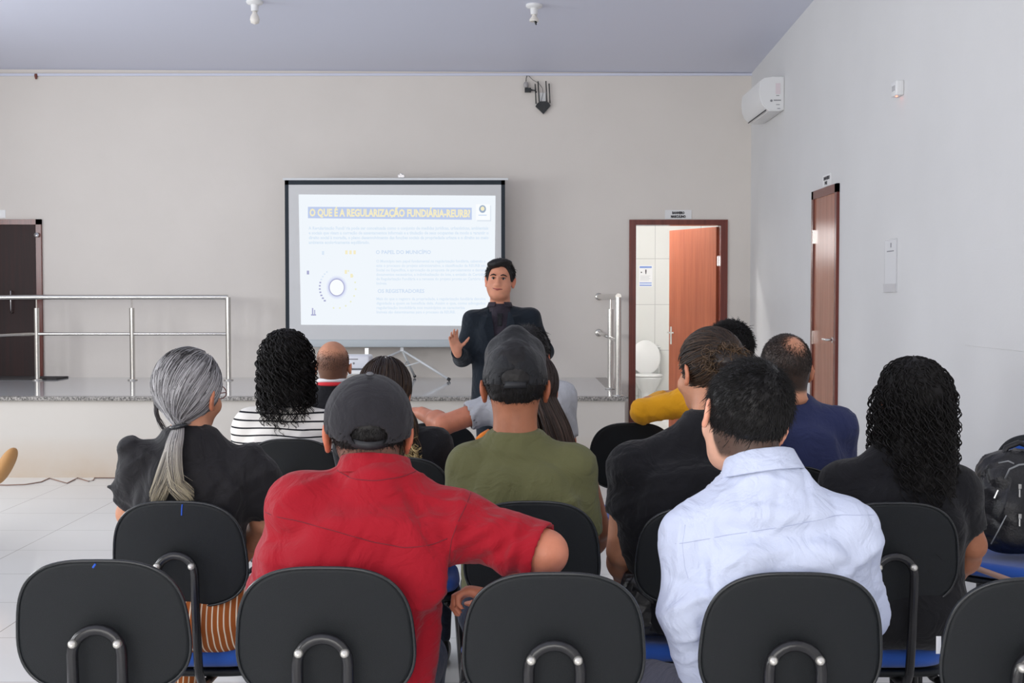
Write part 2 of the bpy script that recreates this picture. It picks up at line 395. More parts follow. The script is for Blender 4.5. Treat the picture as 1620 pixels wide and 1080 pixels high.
# air conditioner on the right wall
ac = empty('air_conditioner', 'white split air conditioner high on the right wall near the corner', 'air conditioner', (RX, 11.05, 2.955))
prof = [(0, .012), (0, .285), (-.10, .285), (-.17, .275), (-.205, .25), (-.212, .18), (-.205, .10), (-.185, .05), (-.13, .0), (-.05, 0)]
m = MB(); y0, y1 = -.42, .42
A = [m.b.verts.new((p[0], y0, p[1])) for p in prof]; B = [m.b.verts.new((p[0], y1, p[1])) for p in prof]
m.b.faces.new(A); m.b.faces.new(B[::-1])
for k in range(len(prof)): m.b.faces.new((A[k], B[k], B[(k+1) % len(prof)], A[(k+1) % len(prof)]))
bmesh.ops.bevel(m.b, geom=[e for e in m.b.edges if abs(e.verts[0].co.y-e.verts[1].co.y) < .01], offset=.008, segments=2, affect='EDGES')
m.build('housing', M_white, ac, 'auto')
MB().box(-.012, .012, -.38, .38, -.004, .004).build('air_slot', M_ink, ac, M=Matrix.Translation((-.148, 0, .014)) @ Matrix.Rotation(radians(-42), 4, 'Y'))
MB().lathe([(0, -.423), (.01, -.423), (.01, -.42), (0, -.42)], c=(-.11, 0, .085), axis='y', n=12).build('screw_cap', mat('grey_print', (.25, .25, .27), .6), ac)
for (a0, a1, q0, q1) in ((-.09, -.03, .085, .093), (-.07, -.045, .125, .13), (-.07, -.04, .05, .055), (-.06, -.035, .018, .023)): MB().box(a0, a1, -.4225, -.42, q0, q1).build('printed_mark', MATS['grey_print'], ac)
MB().box(-.075, -.035, -.4224, -.42, .14, .23).build('energy_sticker', mat('pale_pink_sticker', (.75, .66, .69), .6), ac)
# emergency light with red led
el = empty('emergency_light', 'small white emergency light with glowing red led on right wall', 'emergency light', (RX, 7.42, 2.57))
MB().box(-.045, 0, -.055, .055, 0, .085, bev=.006).build('housing', M_white, el, 'auto')
MB().lathe([(0, -.003), (.006, -.002), (.006, .001), (0, .001)], c=(-.03, -.01, -.001), n=12).build('led', mat('red_led', (.9, .05, .03), .3, emit=(1, .08, .04), es=14), el)
MB().box(-.0465, -.045, -.03, .03, .03, .06).build('lens', mat('grey_lens', (.5, .5, .52), .2), el)
# transparent document holder on the right wall
pa = W(1399, 380, 1)
def rw(px): return RX*F/(px-815)
dh = empty('document_holder', 'clear acrylic document holder with a faded sheet on the right wall', 'document holder', (RX, (rw(1399)+rw(1418))/2, W(1408, 462, rw(1408))[2]))
hh = float(W(1408, 380, rw(1408))[2]-W(1408, 462, rw(1408))[2]); hw_ = (rw(1399)-rw(1418))/2
MB().box(-.010, 0, -hw_, hw_, 0, .05).box(-.003, 0, -hw_-.006, hw_+.006, 0, hh+.01).build('holder', mat('clear_acrylic', (.60, .60, .62), .15), dh)
MB().box(-.005, -.003, -hw_+.01, hw_-.01, .03, hh).build('sheet', mat('old_paper', (.70, .70, .71), .6), dh)
MB().box(-.0056, -.005, -.02, .0, hh*.86, hh*.95).box(-.0056, -.005, -.07, .07, hh*.78, hh*.80).build('print', mat('grey_print', (.25, .25, .27), .6), dh)
# patched rectangle on right wall
yy0, yy1 = rw(1527), rw(1640)
pz0 = float(W(1527, 546, yy0)[2]); pz1 = float(W(1527, 398, yy0)[2])
struct(MB().box(RX-.003, RX, yy1, yy0, pz0, pz1, bev=.001).build('trim_2', M_wallR))

# wifi router
ro = empty('wifi_router', 'black wifi router with four antennas hung high on the back wall', 'router', (float(W(859, 170, BY)[0]), BY, 3.17))
z_ = lambda py: float(W(859, py, BY)[2])-3.17
x_ = lambda px: float(W(px, 150, BY)[0]-W(859, 150, BY)[0])
MB().prism([(x_(847), z_(169)), (x_(859.5), z_(181)), (x_(871), z_(168)), (x_(868), z_(163)), (x_(864), z_(161)), (x_(855), z_(161)), (x_(850), z_(164))], -.035, -.005).build('router_body', M_rim, ro)
for p0, p1, t, q in ((846.5, 848, 133.5, 165), (851, 853, 129.5, 162), (863.5, 865, 129, 162), (868.5, 870, 133, 164)):
    MB().tube([(x_(p1), -.03, z_(q)), (x_(p0), -.03, z_(t))], .0055, 10).build('antenna', M_rim, ro, True)
MB().box(x_(853.5), x_(863), -.012, 0, z_(162), z_(147), bev=.002).build('wall_plate', M_white, ro)
MB().tube([(x_(834.5), -.012, z_(118.5)), (x_(843), -.015, z_(127)), (x_(852), -.02, z_(132)), (x_(858), -.02, z_(140)), (x_(859), -.02, z_(148)), (x_(856), -.03, z_(161))], .0022, 6).build('cable', M_rim, ro, True)
pl = empty('power_adapter', 'black power adapter on a grey plug hanging left of the wifi router', 'power adapter', (float(W(833, 140, BY)[0]), BY, 3.17))
xo = float(W(859, 150, BY)[0]-W(833, 140, BY)[0])
MB().box(x_(830)+xo, x_(840)+xo, -.05, -.005, z_(147), z_(140), bev=.003).build('adapter', M_rim, pl)
MB().lathe([(.010, 0), (.022, .01), (.024, .035), (.016, .055), (.004, .06)], c=(x_(832)+xo, -.028, z_(140)), n=14).build('plug', mat('grey_plug', (.42, .40, .40), .5), pl, True)
MB().tube([(x_(832)+xo, -.028, z_(130)), (x_(832.5)+xo, -.02, z_(124)), (x_(834.5)+xo, -.012, z_(118.5))], .004, 6).build('cable', M_rim, pl, True)
MB().tube([(x_(840)+xo, -.03, z_(143)), (x_(846)+xo, -.03, z_(144)), (x_(849)+xo, -.03, z_(147))], .006, 6).build('cable', M_rim, pl, True)

# ceiling lamp holders
def lampholder(px, Y, label, broken):
    x = float(W(px, 12, Y)[0]); z = cz(x, Y)
    e = empty('lamp_holder', label, 'lamp holder', (x, Y, z), group='ceiling lamp holders')
    MB().lathe([(.064, .01), (.064, -.012), (.055, -.022), (.03, -.028), (.027, -.075), (.0, -.076)], n=28).build('socket', M_white, e, 'auto')
    if broken:
        MB().lathe([(.016, -.076), (.016, -.085), (.036, -.11), (.036, -.125), (.03, -.128), (.01, -.12)], n=20).build('bulb_base', mat('cream_plastic', (.80, .76, .70), .4), e, 'auto')
        MB().tube([(.0, 0, -.12), (.012, 0, -.145), (.02, 0, -.13)], .007, 6).tube([(.012, 0, -.12), (.016, .01, -.15)], .006, 6).build('burnt_stub', M_rim, e)
    else:
        MB().lathe([(.017, -.076), (.018, -.09), (.032, -.115), (.037, -.14), (.03, -.165), (.0, -.175)], n=20).build('bulb', mat('cream_plastic', (.80, .76, .70), .4), e, True)
lampholder(403, 9.72, 'left white ceiling lamp holder with a cream bulb', False)
lampholder(845, 9.78, 'right white ceiling lamp holder with a broken bulb', True)
tag(MB().lathe([(.0, 0), (.013, -.002), (.016, -.02), (.008, -.05), (.0, -.055)], c=(float(W(58, 122, BY)[0]), BY-.017, float(W(58, 122, BY)[2])+.03), n=12).build('wire_stub', mat('rust', s2l(120, 70, 60), .8), None, True), 'small rusty brown wire stub at the top left of the back wall', 'wire')

# toilet in the bathroom
tx = float(W(1026, 590, 16.0)[0])
to = empty('toilet', 'white toilet with raised lid seen through the open bathroom door', 'toilet', (tx, 16.1, 0))
M_cer = mat('white_ceramic', (.72, .73, .73), .12)
MB().lathe([(.11, 0), (.115, .02), (.085, .12), (.09, .2), (.15, .30), (.178, .37), (.182, .39), (.15, .395), (.13, .33), (.0, .30)], n=32, sy=1.25).build('bowl', M_cer, to, True)
MB().lathe([(.13, .395), (.19, .396), (.193, .405), (.185, .418), (.13, .418)], n=32, sy=1.22).build('seat', M_white, to, True)
l_ = MB().lathe([(.0, 0), (.178, 0), (.19, .006), (.19, .014), (.18, .02), (0, .02)], n=32, sy=1.18).build('lid', M_white, to, True)
l_.location = (0, .26, .62); l_.rotation_euler = (radians(83), 0, 0)
MB().box(-.19, .19, .30, .46, .40, .74, bev=.03).box(-.2, .2, .29, .47, .74, .77, bev=.012).box(-.08, .08, .15, .4, 0, .40, bev=.02).build('cistern', M_cer, to, 'auto')

# ================================================================= PROJECTION SCREEN
SCY = 11.78
px = lambda u: float(W(u, 400, SCY)[0]); pz = lambda v: float(W(620, v, SCY)[2])
scx = px(635)
sc = empty('projection_screen', 'white tripod projection screen with black border showing a projected slide', 'projection screen', (scx, SCY+.05, SH))
X = lambda u: px(u)-scx; Z = lambda v: pz(v)-SH
M_fab = mat('screen_fabric', (.68, .68, .68), .8); M_bord = mat('screen_border', (.012, .02, .03), .7)
M_wm = mat('white_painted_metal', (.72, .74, .75), .3)
MB().box(X(456), X(794), -.046, -.043, Z(545), Z(290)).build('fabric', M_fab, sc)
MB().box(X(451), X(457), -.047, -.042, Z(540), Z(285)).box(X(793), X(799), -.047, -.042, Z(540), Z(285)).box(X(451), X(799), -.047, -.042, Z(292), Z(285)).build('border', M_bord, sc)
MB().box(X(448), X(804), -.055, -.015, Z(285), Z(281.5), bev=.002).build('top_bar', M_wm, sc)
MB().box(X(455), X(797), -.06, -.0, Z(549), Z(537), bev=.008).build('bottom_bar', mat('bar_grey', (.50, .54, .56), .4), sc, 'auto')
MB().tube([(0, -.0, .28), (0, -.0, Z(279))], .014, 12).build('pole', M_wm, sc, 'auto')
MB().box(-.03, .03, -.055, .0, Z(281), Z(276), bev=.003).tube([(-.03, -.03, Z(278)), (-.01, -.05, Z(275)), (.01, -.05, Z(275)), (.03, -.03, Z(278))], .005, 8).build('hook', M_chrome, sc)
MB().box(-.016, .016, -.02, .02, Z(556), Z(548), bev=.003).build('collar', M_wm, sc)
foot = Vector((px(713)-scx, -.25, .012)); hub = Vector((0, 0, Z(554)))
for ft in (foot, Vector((-.56, -.02, .012)), Vector((.10, .23, .012))):
    lg = MB().tube([hub, ft], .011, 10).build('leg', M_wm, sc, True)
    MB().tube([hub.lerp(ft, .96), ft], .015, 10).build('rubber_foot', M_rim, lg, True)
    MB().tube([Vector((0, 0, .42*hub.z)), hub.lerp(ft, .40)], .006, 8).build('brace', M_wm, sc, True)
MB().box(-.02, .02, -.07, -.045, Z(562), Z(550), bev=.004).build('pull_handle', M_chrome, sc, M=Matrix.Translation((X(580), 0, 0)))
# projected picture
def emat(name, rgb, s=1.065):
    m = bpy.data.materials.new(name); m.use_nodes = True; nt = m.node_tree; nt.nodes.remove(nt.nodes['Principled BSDF'])
    e = N(nt, 'ShaderNodeEmission'); e.inputs[0].default_value = (*s2l(*rgb), 1); e.inputs[1].default_value = s
    nt.links.new(e.outputs[0], nt.nodes['Material Output'].inputs[0]); return m
E_bg = emat('slide_light', (241, 247, 253))
yl = -.0475
sl = MB().prism([(X(473), Z(307.5)), (X(784), Z(309.5)), (X(782), Z(515.5)), (X(475.5), Z(513.5))], yl-.0005, yl).build('projected_slide', E_bg, sc)
E_band = emat('slide_blue', (192, 206, 237)); E_yel = emat('slide_yellow', (246, 237, 200)); E_txt = emat('slide_pale_text', (220, 233, 247))
E_txt2 = emat('slide_text_blue', (208, 223, 243)); E_pur = emat('slide_violet', (170, 172, 208)); E_wh = emat('slide_white', (250, 253, 255)); E_py = emat('slide_pale_yellow', (236, 238, 205))
def sb(name, u0, v0, u1, v1, m, d=1, v0b=None, v1b=None):
    v0b = v0 if v0b is None else v0b; v1b = v1 if v1b is None else v1b
    return MB().prism([(X(u0), Z(v0)), (X(u1), Z(v0b)), (X(u1), Z(v1b)), (X(u0), Z(v1))], yl-.0005-.0004*d, yl-.0004*d).build(name, m, sl)
sb('title_band', 487.5, 327, 746.5, 345, E_band, 1, 328.5, 347.5)
sb('logo_shadow', 755, 325, 777, 350, emat('slide_shadow', (222, 230, 240)), 1); sb('logo_card', 753, 323, 775.5, 348, E_wh, 2)
def st(t, u0, u1, v, size, m, off=0, d=2):
    o = text_mesh('slide_text', t, size, m, sl, off=off, extrude=.0002); fit_text(o, (u1-u0)/170., (X(u0), yl-.0006-.0004*d, Z(v))); return o
o = st('O QUE É A REGULARIZAÇÃO FUNDIÁRIA-REURB?', 490, 744, 341.5, .094, E_yel, .004)
o.rotation_euler = (pi/2, radians(.35), 0)
for i, (t, u1) in enumerate([('A Regularização Fundiária pode ser conceituada como o conjunto de medidas jurídicas, urbanísticas, ambientais', 773),
        ('e sociais que visam a correção de assentamentos informais e a titulação de seus ocupantes de modo a garantir o', 773),
        ('direito social à moradia, o pleno desenvolvimento das funções sociais da propriedade urbana e o direito ao meio', 773),
        ('ambiente ecologicamente equilibrado.', 585)]):
    st(t, 488.5, u1, 363+7.5*i, .040, E_txt, .0015)
st('O PAPEL DO MUNICÍPIO', 594.5, 681.5, 401.5, .048, E_txt2, .001)
for i, (t, u1) in enumerate([('O Município tem papel fundamental na regularização fundiária, cabendo a', 768), ('este o processo do projeto administrativo, a classificação da REURB em', 768),
        ('Social ou Específica, a aprovação da proposta de parcelamento e demais', 768), ('documentos necessários, a individualização do lote, a emissão da Certidão', 768),
        ('de Regularização Fundiária e a remessa do projeto pronto ao Cartório de', 768), ('Imóveis.', 612)]):
    st(t, 595, u1, 415+7.0*i, .036, E_txt, .001)
st('OS REGISTRADORES', 597, 671, 463, .048, E_txt2, .001)
for i, (t, u1) in enumerate([('Mais do que o registro da propriedade, a regularização fundiária devolve', 768), ('dignidade a quem se beneficia dela. Assim o que, como advogados', 768),
        ('regularização imobiliária nos municípios se caracteriza', 735), ('Imóveis são determinantes para o processo da REURB.', 720)]):
    st(t, 595, u1, 474.5+7.0*i, .036, E_txt, .001)
def disc(name, u, v, r, m, d, r2=0):
    b = MB(); n = 36
    if r2:
        vo = [b.b.verts.new((X(u)+r*cos(2*pi*k/n), yl-.0004*d-.0004, Z(v)+r*1.12*sin(2*pi*k/n))) for k in range(n)]
        vi = [b.b.verts.new((X(u)+r2*cos(2*pi*k/n), yl-.0004*d-.0004, Z(v)+r2*1.12*sin(2*pi*k/n))) for k in range(n)]
        for k in range(n): b.b.faces.new((vo[k], vo[(k+1) % n], vi[(k+1) % n], vi[k]))
    else:
        b.b.faces.new([b.b.verts.new((X(u)+r*cos(2*pi*k/n), yl-.0004*d-.0004, Z(v)+r*1.12*sin(2*pi*k/n))) for k in range(n)])
    return b.build(name, m, sl)
disc('ring', 532.5, 454.5, .098, emat('slide_halo_outer', (232, 238, 251)), 1)
disc('ring', 532.5, 454.5, .085, emat('slide_halo', (214, 220, 244)), 2)
disc('ring', 532.5, 454.5, .074, E_pur, 3); disc('ring', 532.5, 454.5, .066, E_wh, 4)
disc('logo', 763.5, 330.5, .032, emat('logo_blue', (160, 178, 200)), 3); disc('logo', 763.5, 330, .018, E_yel, 4)
sb('logo_text', 757, 339.5, 770, 341, E_txt2, 3)
for k in range(11):
    a = radians(125+k*10); rr = 27
    u, v = 532.5+rr*cos(a), 454.5-rr*1.1*sin(a)
    sb('dial_mark', u-1.1-.06*k, v-1.2, u+1.1+.06*k, v+1.2, E_pur if k > 3 else E_txt, 1)
for k in range(9):
    a = radians(-100+k*19); u, v = 532.5+30*cos(a), 454.5-30*1.1*sin(a)
    sb('dial_mark', u-1.2, v-1.2, u+1.2, v+1.2, E_py, 1)
for (u, v, m) in ((548, 399, E_yel), (554.5, 399, E_yel), (561, 399, E_yel), (511, 400, E_txt), (487, 431, E_pur), (547, 430, E_yel), (556, 436, E_yel)):
    sb('icon', u-1.8, v-3, u+1.8, v+3, m, 1)
sb('icon', 491.5, 497, 499.5, 499, E_pur, 1); sb('icon', 493, 487, 495, 497, E_pur, 1); sb('icon', 496.5, 490, 498, 497, E_pur, 1)

# projector on a small table in front of the stage
pt = empty('side_table', 'small white side table in front of the stage holding the projector', 'table', (float(W(572, 580, 8.9)[0]), 8.9, 0))
MB().box(-.25, .25, -.2, .2, .87, .895, bev=.005).build('table_top', M_white, pt)
for sx_ in (-1, 1):
    for sy_ in (-1, 1): MB().tube([(.22*sx_, .17*sy_, 0), (.22*sx_, .17*sy_, .87)], .014, 10).build('leg', M_wm, pt, True)
pj = empty('projector', 'white data projector on the small table before the stage', 'projector', (float(W(556, 570, 8.9)[0]), 8.9, .895))
MB().box(-.14, .14, -.11, .11, .006, .10, bev=.016).build('housing', mat('projector_white', (.74, .75, .80), .35), pj, 'auto')
MB().lathe([(.0, .135), (.03, .13), (.033, .10), (0, .10)], c=(.07, 0, .055), axis='y', n=20).build('lens', M_rim, pj, True)
MB().box(-.03, .06, -.1115, -.109, .07, .078).lathe([(0, -.112), (.008, -.112), (.008, -.109), (0, -.109)], c=(.03, 0, .045), axis='y', n=12).build('rear_panel', mat('grey_print', (.25, .25, .27), .6), pj)

# cable on the floor along the stage
pts = []
for (u, v) in ((-20, 766), (10, 767), (40, 766), (65, 762), (78, 756), (92, 760), (106, 764), (118, 758), (124, 755), (140, 761), (148, 759), (160, 751), (200, 750)):
    p = W(u, min(v, 769), 9.0); t = (EYE-.004)/(EYE-p[2]); pp = np.array([0, 0, EYE])+(p-np.array([0, 0, EYE]))*t
    pts.append((float(pp[0]), min(float(pp[1]), SY-.02), .004))
tag(MB().tube(pts, .004, 6).build('cable', mat('brown_cable', s2l(150, 120, 105), .6), None, True), 'thin brown cable snaking on the floor along the stage foot', 'cable')
# ================================================================= CHAIRS
def backplate(a, c, dy0, dy1, n=72, nr=10, exp=2.9, edge=.012, cx=0, bend=.12):
    """rounded plate in xz, half sizes a,c; rear face at y=dy0, front at dy1"""
    V = []; rings = []
    prof = []
    for k in range(nr+1): prof.append((k/nr, 'b'))
    rad = []
    # radial profile: rear centre -> rim -> front centre
    seq = [(r, dy0) for r in np.linspace(.0, 1-edge/a, nr)] + [(1-edge/a*(1-sin(t)), (dy0+dy1)/2-(dy1-dy0)/2*cos(t)) for t in np.linspace(.2, pi-.2, 7)] + [(r, dy1) for r in np.linspace(1-edge/a, 0, nr)]
    for (r, y) in seq:
        for k in range(n):
            t = 2*pi*k/n; ct, st_ = cos(t), sin(t)
            x = a*np.sign(ct)*abs(ct)**(2/exp); z = c*np.sign(st_)*abs(st_)**(2/exp)
            x *= 1-.07*(z/c)            # wider towards the bottom
            x *= r; z *= r
            V.append((x, y+bend*x*x*3.0-.10*z*z*1.5, z))
    V = np.array(V); R = len(seq); F4 = []
    for i in range(R-1):
        for k in range(n): F4.append((i*n+k, i*n+(k+1) % n, (i+1)*n+(k+1) % n, (i+1)*n+k))
    return V, np.array(F4)
BW, BHH, BZ, SZ = .184, .152, .705, .405
def make_chair():
    t = empty('office_chair', 'x', 'chair')
    tilt = Matrix.Translation((0, -.235, BZ)) @ Matrix.Rotation(radians(9), 4, 'X')
    T = np.array(tilt)
    def tr(V): return V @ T[:3, :3].T + T[:3, 3]
    V, Q = backplate(BW, BHH, -.014, .006)
    link('backrest_shell', mesh_np('backrest_shell', tr(V), Q), M_black, t)
    V, Q = backplate(BW-.016, BHH-.020, .004, .040, edge=.022); V[:, 2] -= .006
    link('backrest_cushion', mesh_np('backrest_cushion', tr(V), Q), M_blue, t)
    pts = [(-BW*.995*np.sign(cos(a))*abs(cos(a))**(2/2.9)*(1-.07*np.sign(sin(a))*abs(sin(a))**(2/2.9)), 0, BHH*.995*np.sign(sin(a))*abs(sin(a))**(2/2.9)) for a in np.linspace(0, 2*pi, 73)]
    b = MB(); b.tube([(p[0], -.011+.36*p[0]**2-.15*p[2]**2, p[2]) for p in pts], .0038, 8, cap=False)
    b.build('edge_trim', M_rim, t, True, M=tilt)
    # seat
    V, Q = backplate(.198, .20, -.028, .028, exp=4, edge=.03, bend=0)
    V = np.stack([V[:, 0], V[:, 2], -V[:, 1]], 1); V[:, 2] += SZ-.02; V[:, 1] += .03
    link('seat_cushion', mesh_np('seat_cushion', V, Q), M_blue, t)
    V, Q = backplate(.20, .195, -.01, .01, exp=4, edge=.01, bend=0)
    V = np.stack([V[:, 0], V[:, 2], -V[:, 1]], 1); V[:, 2] += SZ-.062; V[:, 1] += .03
    link('seat_pan', mesh_np('seat_pan', V, Q), M_black, t)
    # U shaped support tube
    g = .052; P = [(-g, -.02, .325), (-g, -.16, .325), (-g, -.215, .335), (-g, -.243, .38), (-g, -.262, .50), (-g, -.272, .60)]
    P += [(-g*cos(a), -.276, .655+g*sin(a)) for a in np.linspace(0, pi, 13)]
    P += [(-q[0], q[1], q[2]) for q in P[5::-1]]
    MB().tube(P, .0125, 12).build('support_tube', M_tube, t, 'auto')
    for s in (-1, 1):
        MB().lathe([(.0, -.298), (.006, -.297), (.0095, -.291), (.0095, -.276), (0, -.274)], c=(s*.047, 0, .679), axis='y', n=16).build('bolt', M_bolt, t, True)
    # legs
    for s in (-1, 1):
        for f in (-1, 1):
            MB().tube([(s*.16, f*.10, .325), (s*.20, f*.17+.02, .30), (s*.225, f*.215+.02, .0)], .0125, 10).build('leg', M_tube, t, True)
        MB().tube([(s*.16, -.12, .325), (s*.16, .14, .325)], .011, 8).build('seat_rail', M_tube, t, True)
    return t
proto_chair = make_chair(); used_ = [False]
def chair(px_, top, s, rz, label, group):
    Y = F/s
    back = W(px_, top, Y); h = back[2]
    k = float(h)/(BZ+BHH*cos(radians(9)))
    rz = radians(rz)
    off = Vector((0.0, -.262, 0)); off.rotate(Matrix.Rotation(rz, 3, 'Z'))
    if not used_[0]: r = proto_chair; used_[0] = True
    else:
        r = proto_chair.copy(); COL.objects.link(r)
        for ch in list(proto_chair.children):
            c = ch.copy(); COL.objects.link(c); c.parent = r
    r.location = (float(back[0])-off.x, Y-off.y, 0); r.rotation_euler = (0, 0, rz)
    r.scale = (1, 1, k)
    r['label'] = label; r['category'] = 'chair'; r['group'] = group
    return r
G1 = 'chairs of the nearest row'; G2 = 'chairs of the second row'; G3 = 'chairs of the rows further ahead'
C1 = chair(155, 883, 756, 0, 'empty black backed chair at the left end of the nearest row', G1)
C2 = chair(511, 894, 776, 0, 'black backed chair holding the man in the red shirt', G1)
C3 = chair(877, 903, 790, 0, 'empty black backed chair under the elbow of the red shirted man', G1)
C4 = chair(1257, 903, 790, 0, 'black backed chair holding the man in the pale blue shirt', G1)
C5 = chair(1648, 911, 807, 0, 'black backed chair cut off by the lower right corner of the photo', G1)
C6 = chair(279, 791, 587, -2, 'black backed chair with a blue pen mark holding the grey haired woman', G2)
C7 = chair(842, 791, 587, 0, 'black backed chair holding the man in the olive green t-shirt', G2)
C8 = chair(1112, 800, 570, 3, 'black backed chair holding the bun haired woman in black', G2)
C9 = chair(1415, 793, 587, 0, 'black backed chair holding the curly haired woman in black at the right', G2)
C10 = chair(460, 693, 409, 0, 'black backed chair holding the woman in the striped blouse', G3)
C11 = chair(1000, 668, 363, 0, 'black backed chair with a yellow sleeved elbow resting on it', G3)
C12 = chair(628, 722, 470, 0, 'black backed chair holding the woman in black with highlighted hair', G3)
C13 = chair(845, 728, 478, 0, 'black backed chair holding the long straight haired woman', G3)
C14 = chair(1243, 736, 488, 0, 'black backed chair holding the man in the navy t-shirt', G3)
C15 = chair(528, 658, 345, 0, 'black backed chair holding the balding man beyond the striped blouse', G3)
C16 = chair(832, 691, 405, 0, 'black backed chair holding the man in the light grey t-shirt', G3)
C17 = chair(1160, 677, 380, 0, 'black backed chair holding the person with the yellow sleeves', G3)
C18 = chair(1650, 688, 402, 138, 'blue seated chair holding the black backpack by the right wall', G3)
C19 = chair(690, 668, 360, 0, 'empty black backed chair under the forearm of the grey t-shirt man', G3)
# pen marks in blue ink
M_pen = mat('blue_pen_ink', s2l(40, 90, 200), .5)
def pen(ch, pts, r):
    b = MB(); b.tube(pts, r, 6); b.build('pen_mark', M_pen, ch)
def plate_y(x, z):   # rear surface of the backrest shell in chair space
    c9, s9 = cos(radians(9)), sin(radians(9)); zz = (z-BZ)/c9; y = -.0145+.36*x*x-.15*zz*zz
    return -.235+y*c9-zz*s9
pen(C6, [(x, plate_y(x, z)-.0005, z) for x, z in ((.020, .846), (.018, .834), (.016, .815))], .0018)
pen(C1, [(x, plate_y(x, z)-.0005, z) for x, z in ((-.001, .846), (-.004, .842), (-.007, .838))], .0022)
# ================================================================= ORGANIC SHAPES (implicit volumes turned into one continuous skin)
def rot(yaw=0, pitch=0, roll=0):
    """local (x right, y forward, z up) to world; yaw turns left, pitch raises the face, roll tilts to the right"""
    return np.array(Matrix.Rotation(radians(yaw), 3, 'Z') @ Matrix.Rotation(radians(pitch), 3, 'X') @ Matrix.Rotation(radians(roll), 3, 'Y'))
class Vol:
    def __init__(s, lo, hi, h):
        s.h = h; s.lo = np.array(lo, float); n = np.ceil((np.array(hi)-s.lo)/h).astype(int)+1
        s.n = n; s.ax = [s.lo[i]+h*np.arange(n[i]) for i in range(3)]
        s.D = np.full(n, .3, np.float32)
    def sl(s, lo, hi, m=.05):
        i0 = np.clip(((np.array(lo)-m-s.lo)/s.h).astype(int), 0, s.n-1); i1 = np.clip(((np.array(hi)+m-s.lo)/s.h).astype(int)+2, 1, s.n)
        i1 = np.maximum(i1, i0+1)
        sl = tuple(slice(a, b) for a, b in zip(i0, i1))
        x = s.ax[0][sl[0]][:, None, None]; y = s.ax[1][sl[1]][None, :, None]; z = s.ax[2][sl[2]][None, None, :]
        return sl, x, y, z
    def put(s, sl, d, k, op):
        A = s.D[sl]
        if op == '+':
            if k > 0:
                h = np.maximum(k-np.abs(A-d), 0)/k; r = np.minimum(A, d)-h*h*k*.25
            else: r = np.minimum(A, d)
        elif op == '-':
            d = -d
            if k > 0:
                h = np.maximum(k-np.abs(A-d), 0)/k; r = np.maximum(A, d)+h*h*k*.25
            else: r = np.maximum(A, d)
        s.D[sl] = r
    def ell(s, c, r, R=None, k=.02, op='+', p=2.0):
        c = np.array(c, float); r = np.array(r, float); b = r.max()
        sl, x, y, z = s.sl(c-b, c+b)
        x = x-c[0]; y = y-c[1]; z = z-c[2]
        if R is not None: x, y, z = (R[0, 0]*x+R[1, 0]*y+R[2, 0]*z, R[0, 1]*x+R[1, 1]*y+R[2, 1]*z, R[0, 2]*x+R[1, 2]*y+R[2, 2]*z)
        if p == 2.0:
            k0 = np.sqrt((x/r[0])**2+(y/r[1])**2+(z/r[2])**2); k1 = np.sqrt((x/r[0]**2)**2+(y/r[1]**2)**2+(z/r[2]**2)**2)+1e-9
            d = k0*(k0-1)/k1
        else:
            k0 = (np.abs(x/r[0])**p+np.abs(y/r[1])**p+np.abs(z/r[2])**p)**(1/p); d = (k0-1)*r.min()
        s.put(sl, d, k, op); return s
    def cone(s, a, b, ra, rb, k=.02, op='+', flat=False, flata=False):
        a = np.array(a, float); b = np.array(b, float); m = max(ra, rb)
        sl, x, y, z = s.sl(np.minimum(a, b)-m, np.maximum(a, b)+m)
        ab = b-a; L2 = ab@ab+1e-9
        t0 = ((x-a[0])*ab[0]+(y-a[1])*ab[1]+(z-a[2])*ab[2])/L2
        t = np.clip(t0, 0, 1)
        d = np.sqrt((x-a[0]-ab[0]*t)**2+(y-a[1]-ab[1]*t)**2+(z-a[2]-ab[2]*t)**2)-(ra+(rb-ra)*t)
        if flat: d = np.maximum(d, (t0-1)*math.sqrt(L2))
        if flata: d = np.maximum(d, -t0*math.sqrt(L2))
        s.put(sl, d, k, op); return s
    def loft(s, secs, k=.04, op='+', p=2.4, infl=0):
        """secs (cx,cy,z,rx,ry) from top to bottom"""
        S = np.array(sorted(secs, key=lambda q: q[2])); zz = S[:, 2]
        lo = [(S[:, 0]-S[:, 3]).min(), (S[:, 1]-S[:, 4]).min(), zz[0]]; hi = [(S[:, 0]+S[:, 3]).max(), (S[:, 1]+S[:, 4]).max(), zz[-1]]
        sl, x, y, z = s.sl(lo, hi)
        zf = np.arange(zz[0]-.12, zz[-1]+.12, .004); kk = np.exp(-.5*(np.arange(-15, 16)*.004/.018)**2); kk /= kk.sum()
        f = lambda i: np.interp(z.ravel(), zf, np.convolve(np.pad(np.interp(zf, zz, S[:, i]), 15, mode='edge'), kk, 'valid'))[None, None, :]
        rx = f(3)+infl; ry = f(4)+infl
        d = ((np.abs((x-f(0))/rx)**p+np.abs((y-f(1))/ry)**p)**(1/p)-1)*np.minimum(rx, ry)*.9
        d = np.maximum(d, np.maximum(zz[0]-z, z-zz[-1]))
        s.put(sl, d, k, op); return s
    def half(s, pt, nrm, k=0):
        """cut away everything on the side nrm points to"""
        nrm = np.array(nrm, float); nrm /= np.linalg.norm(nrm)
        x, y, z = s.ax[0][:, None, None], s.ax[1][None, :, None], s.ax[2][None, None, :]
        d = (x-pt[0])*nrm[0]+(y-pt[1])*nrm[1]+(z-pt[2])*nrm[2]
        s.D = np.maximum(s.D, d).astype(np.float32); return s
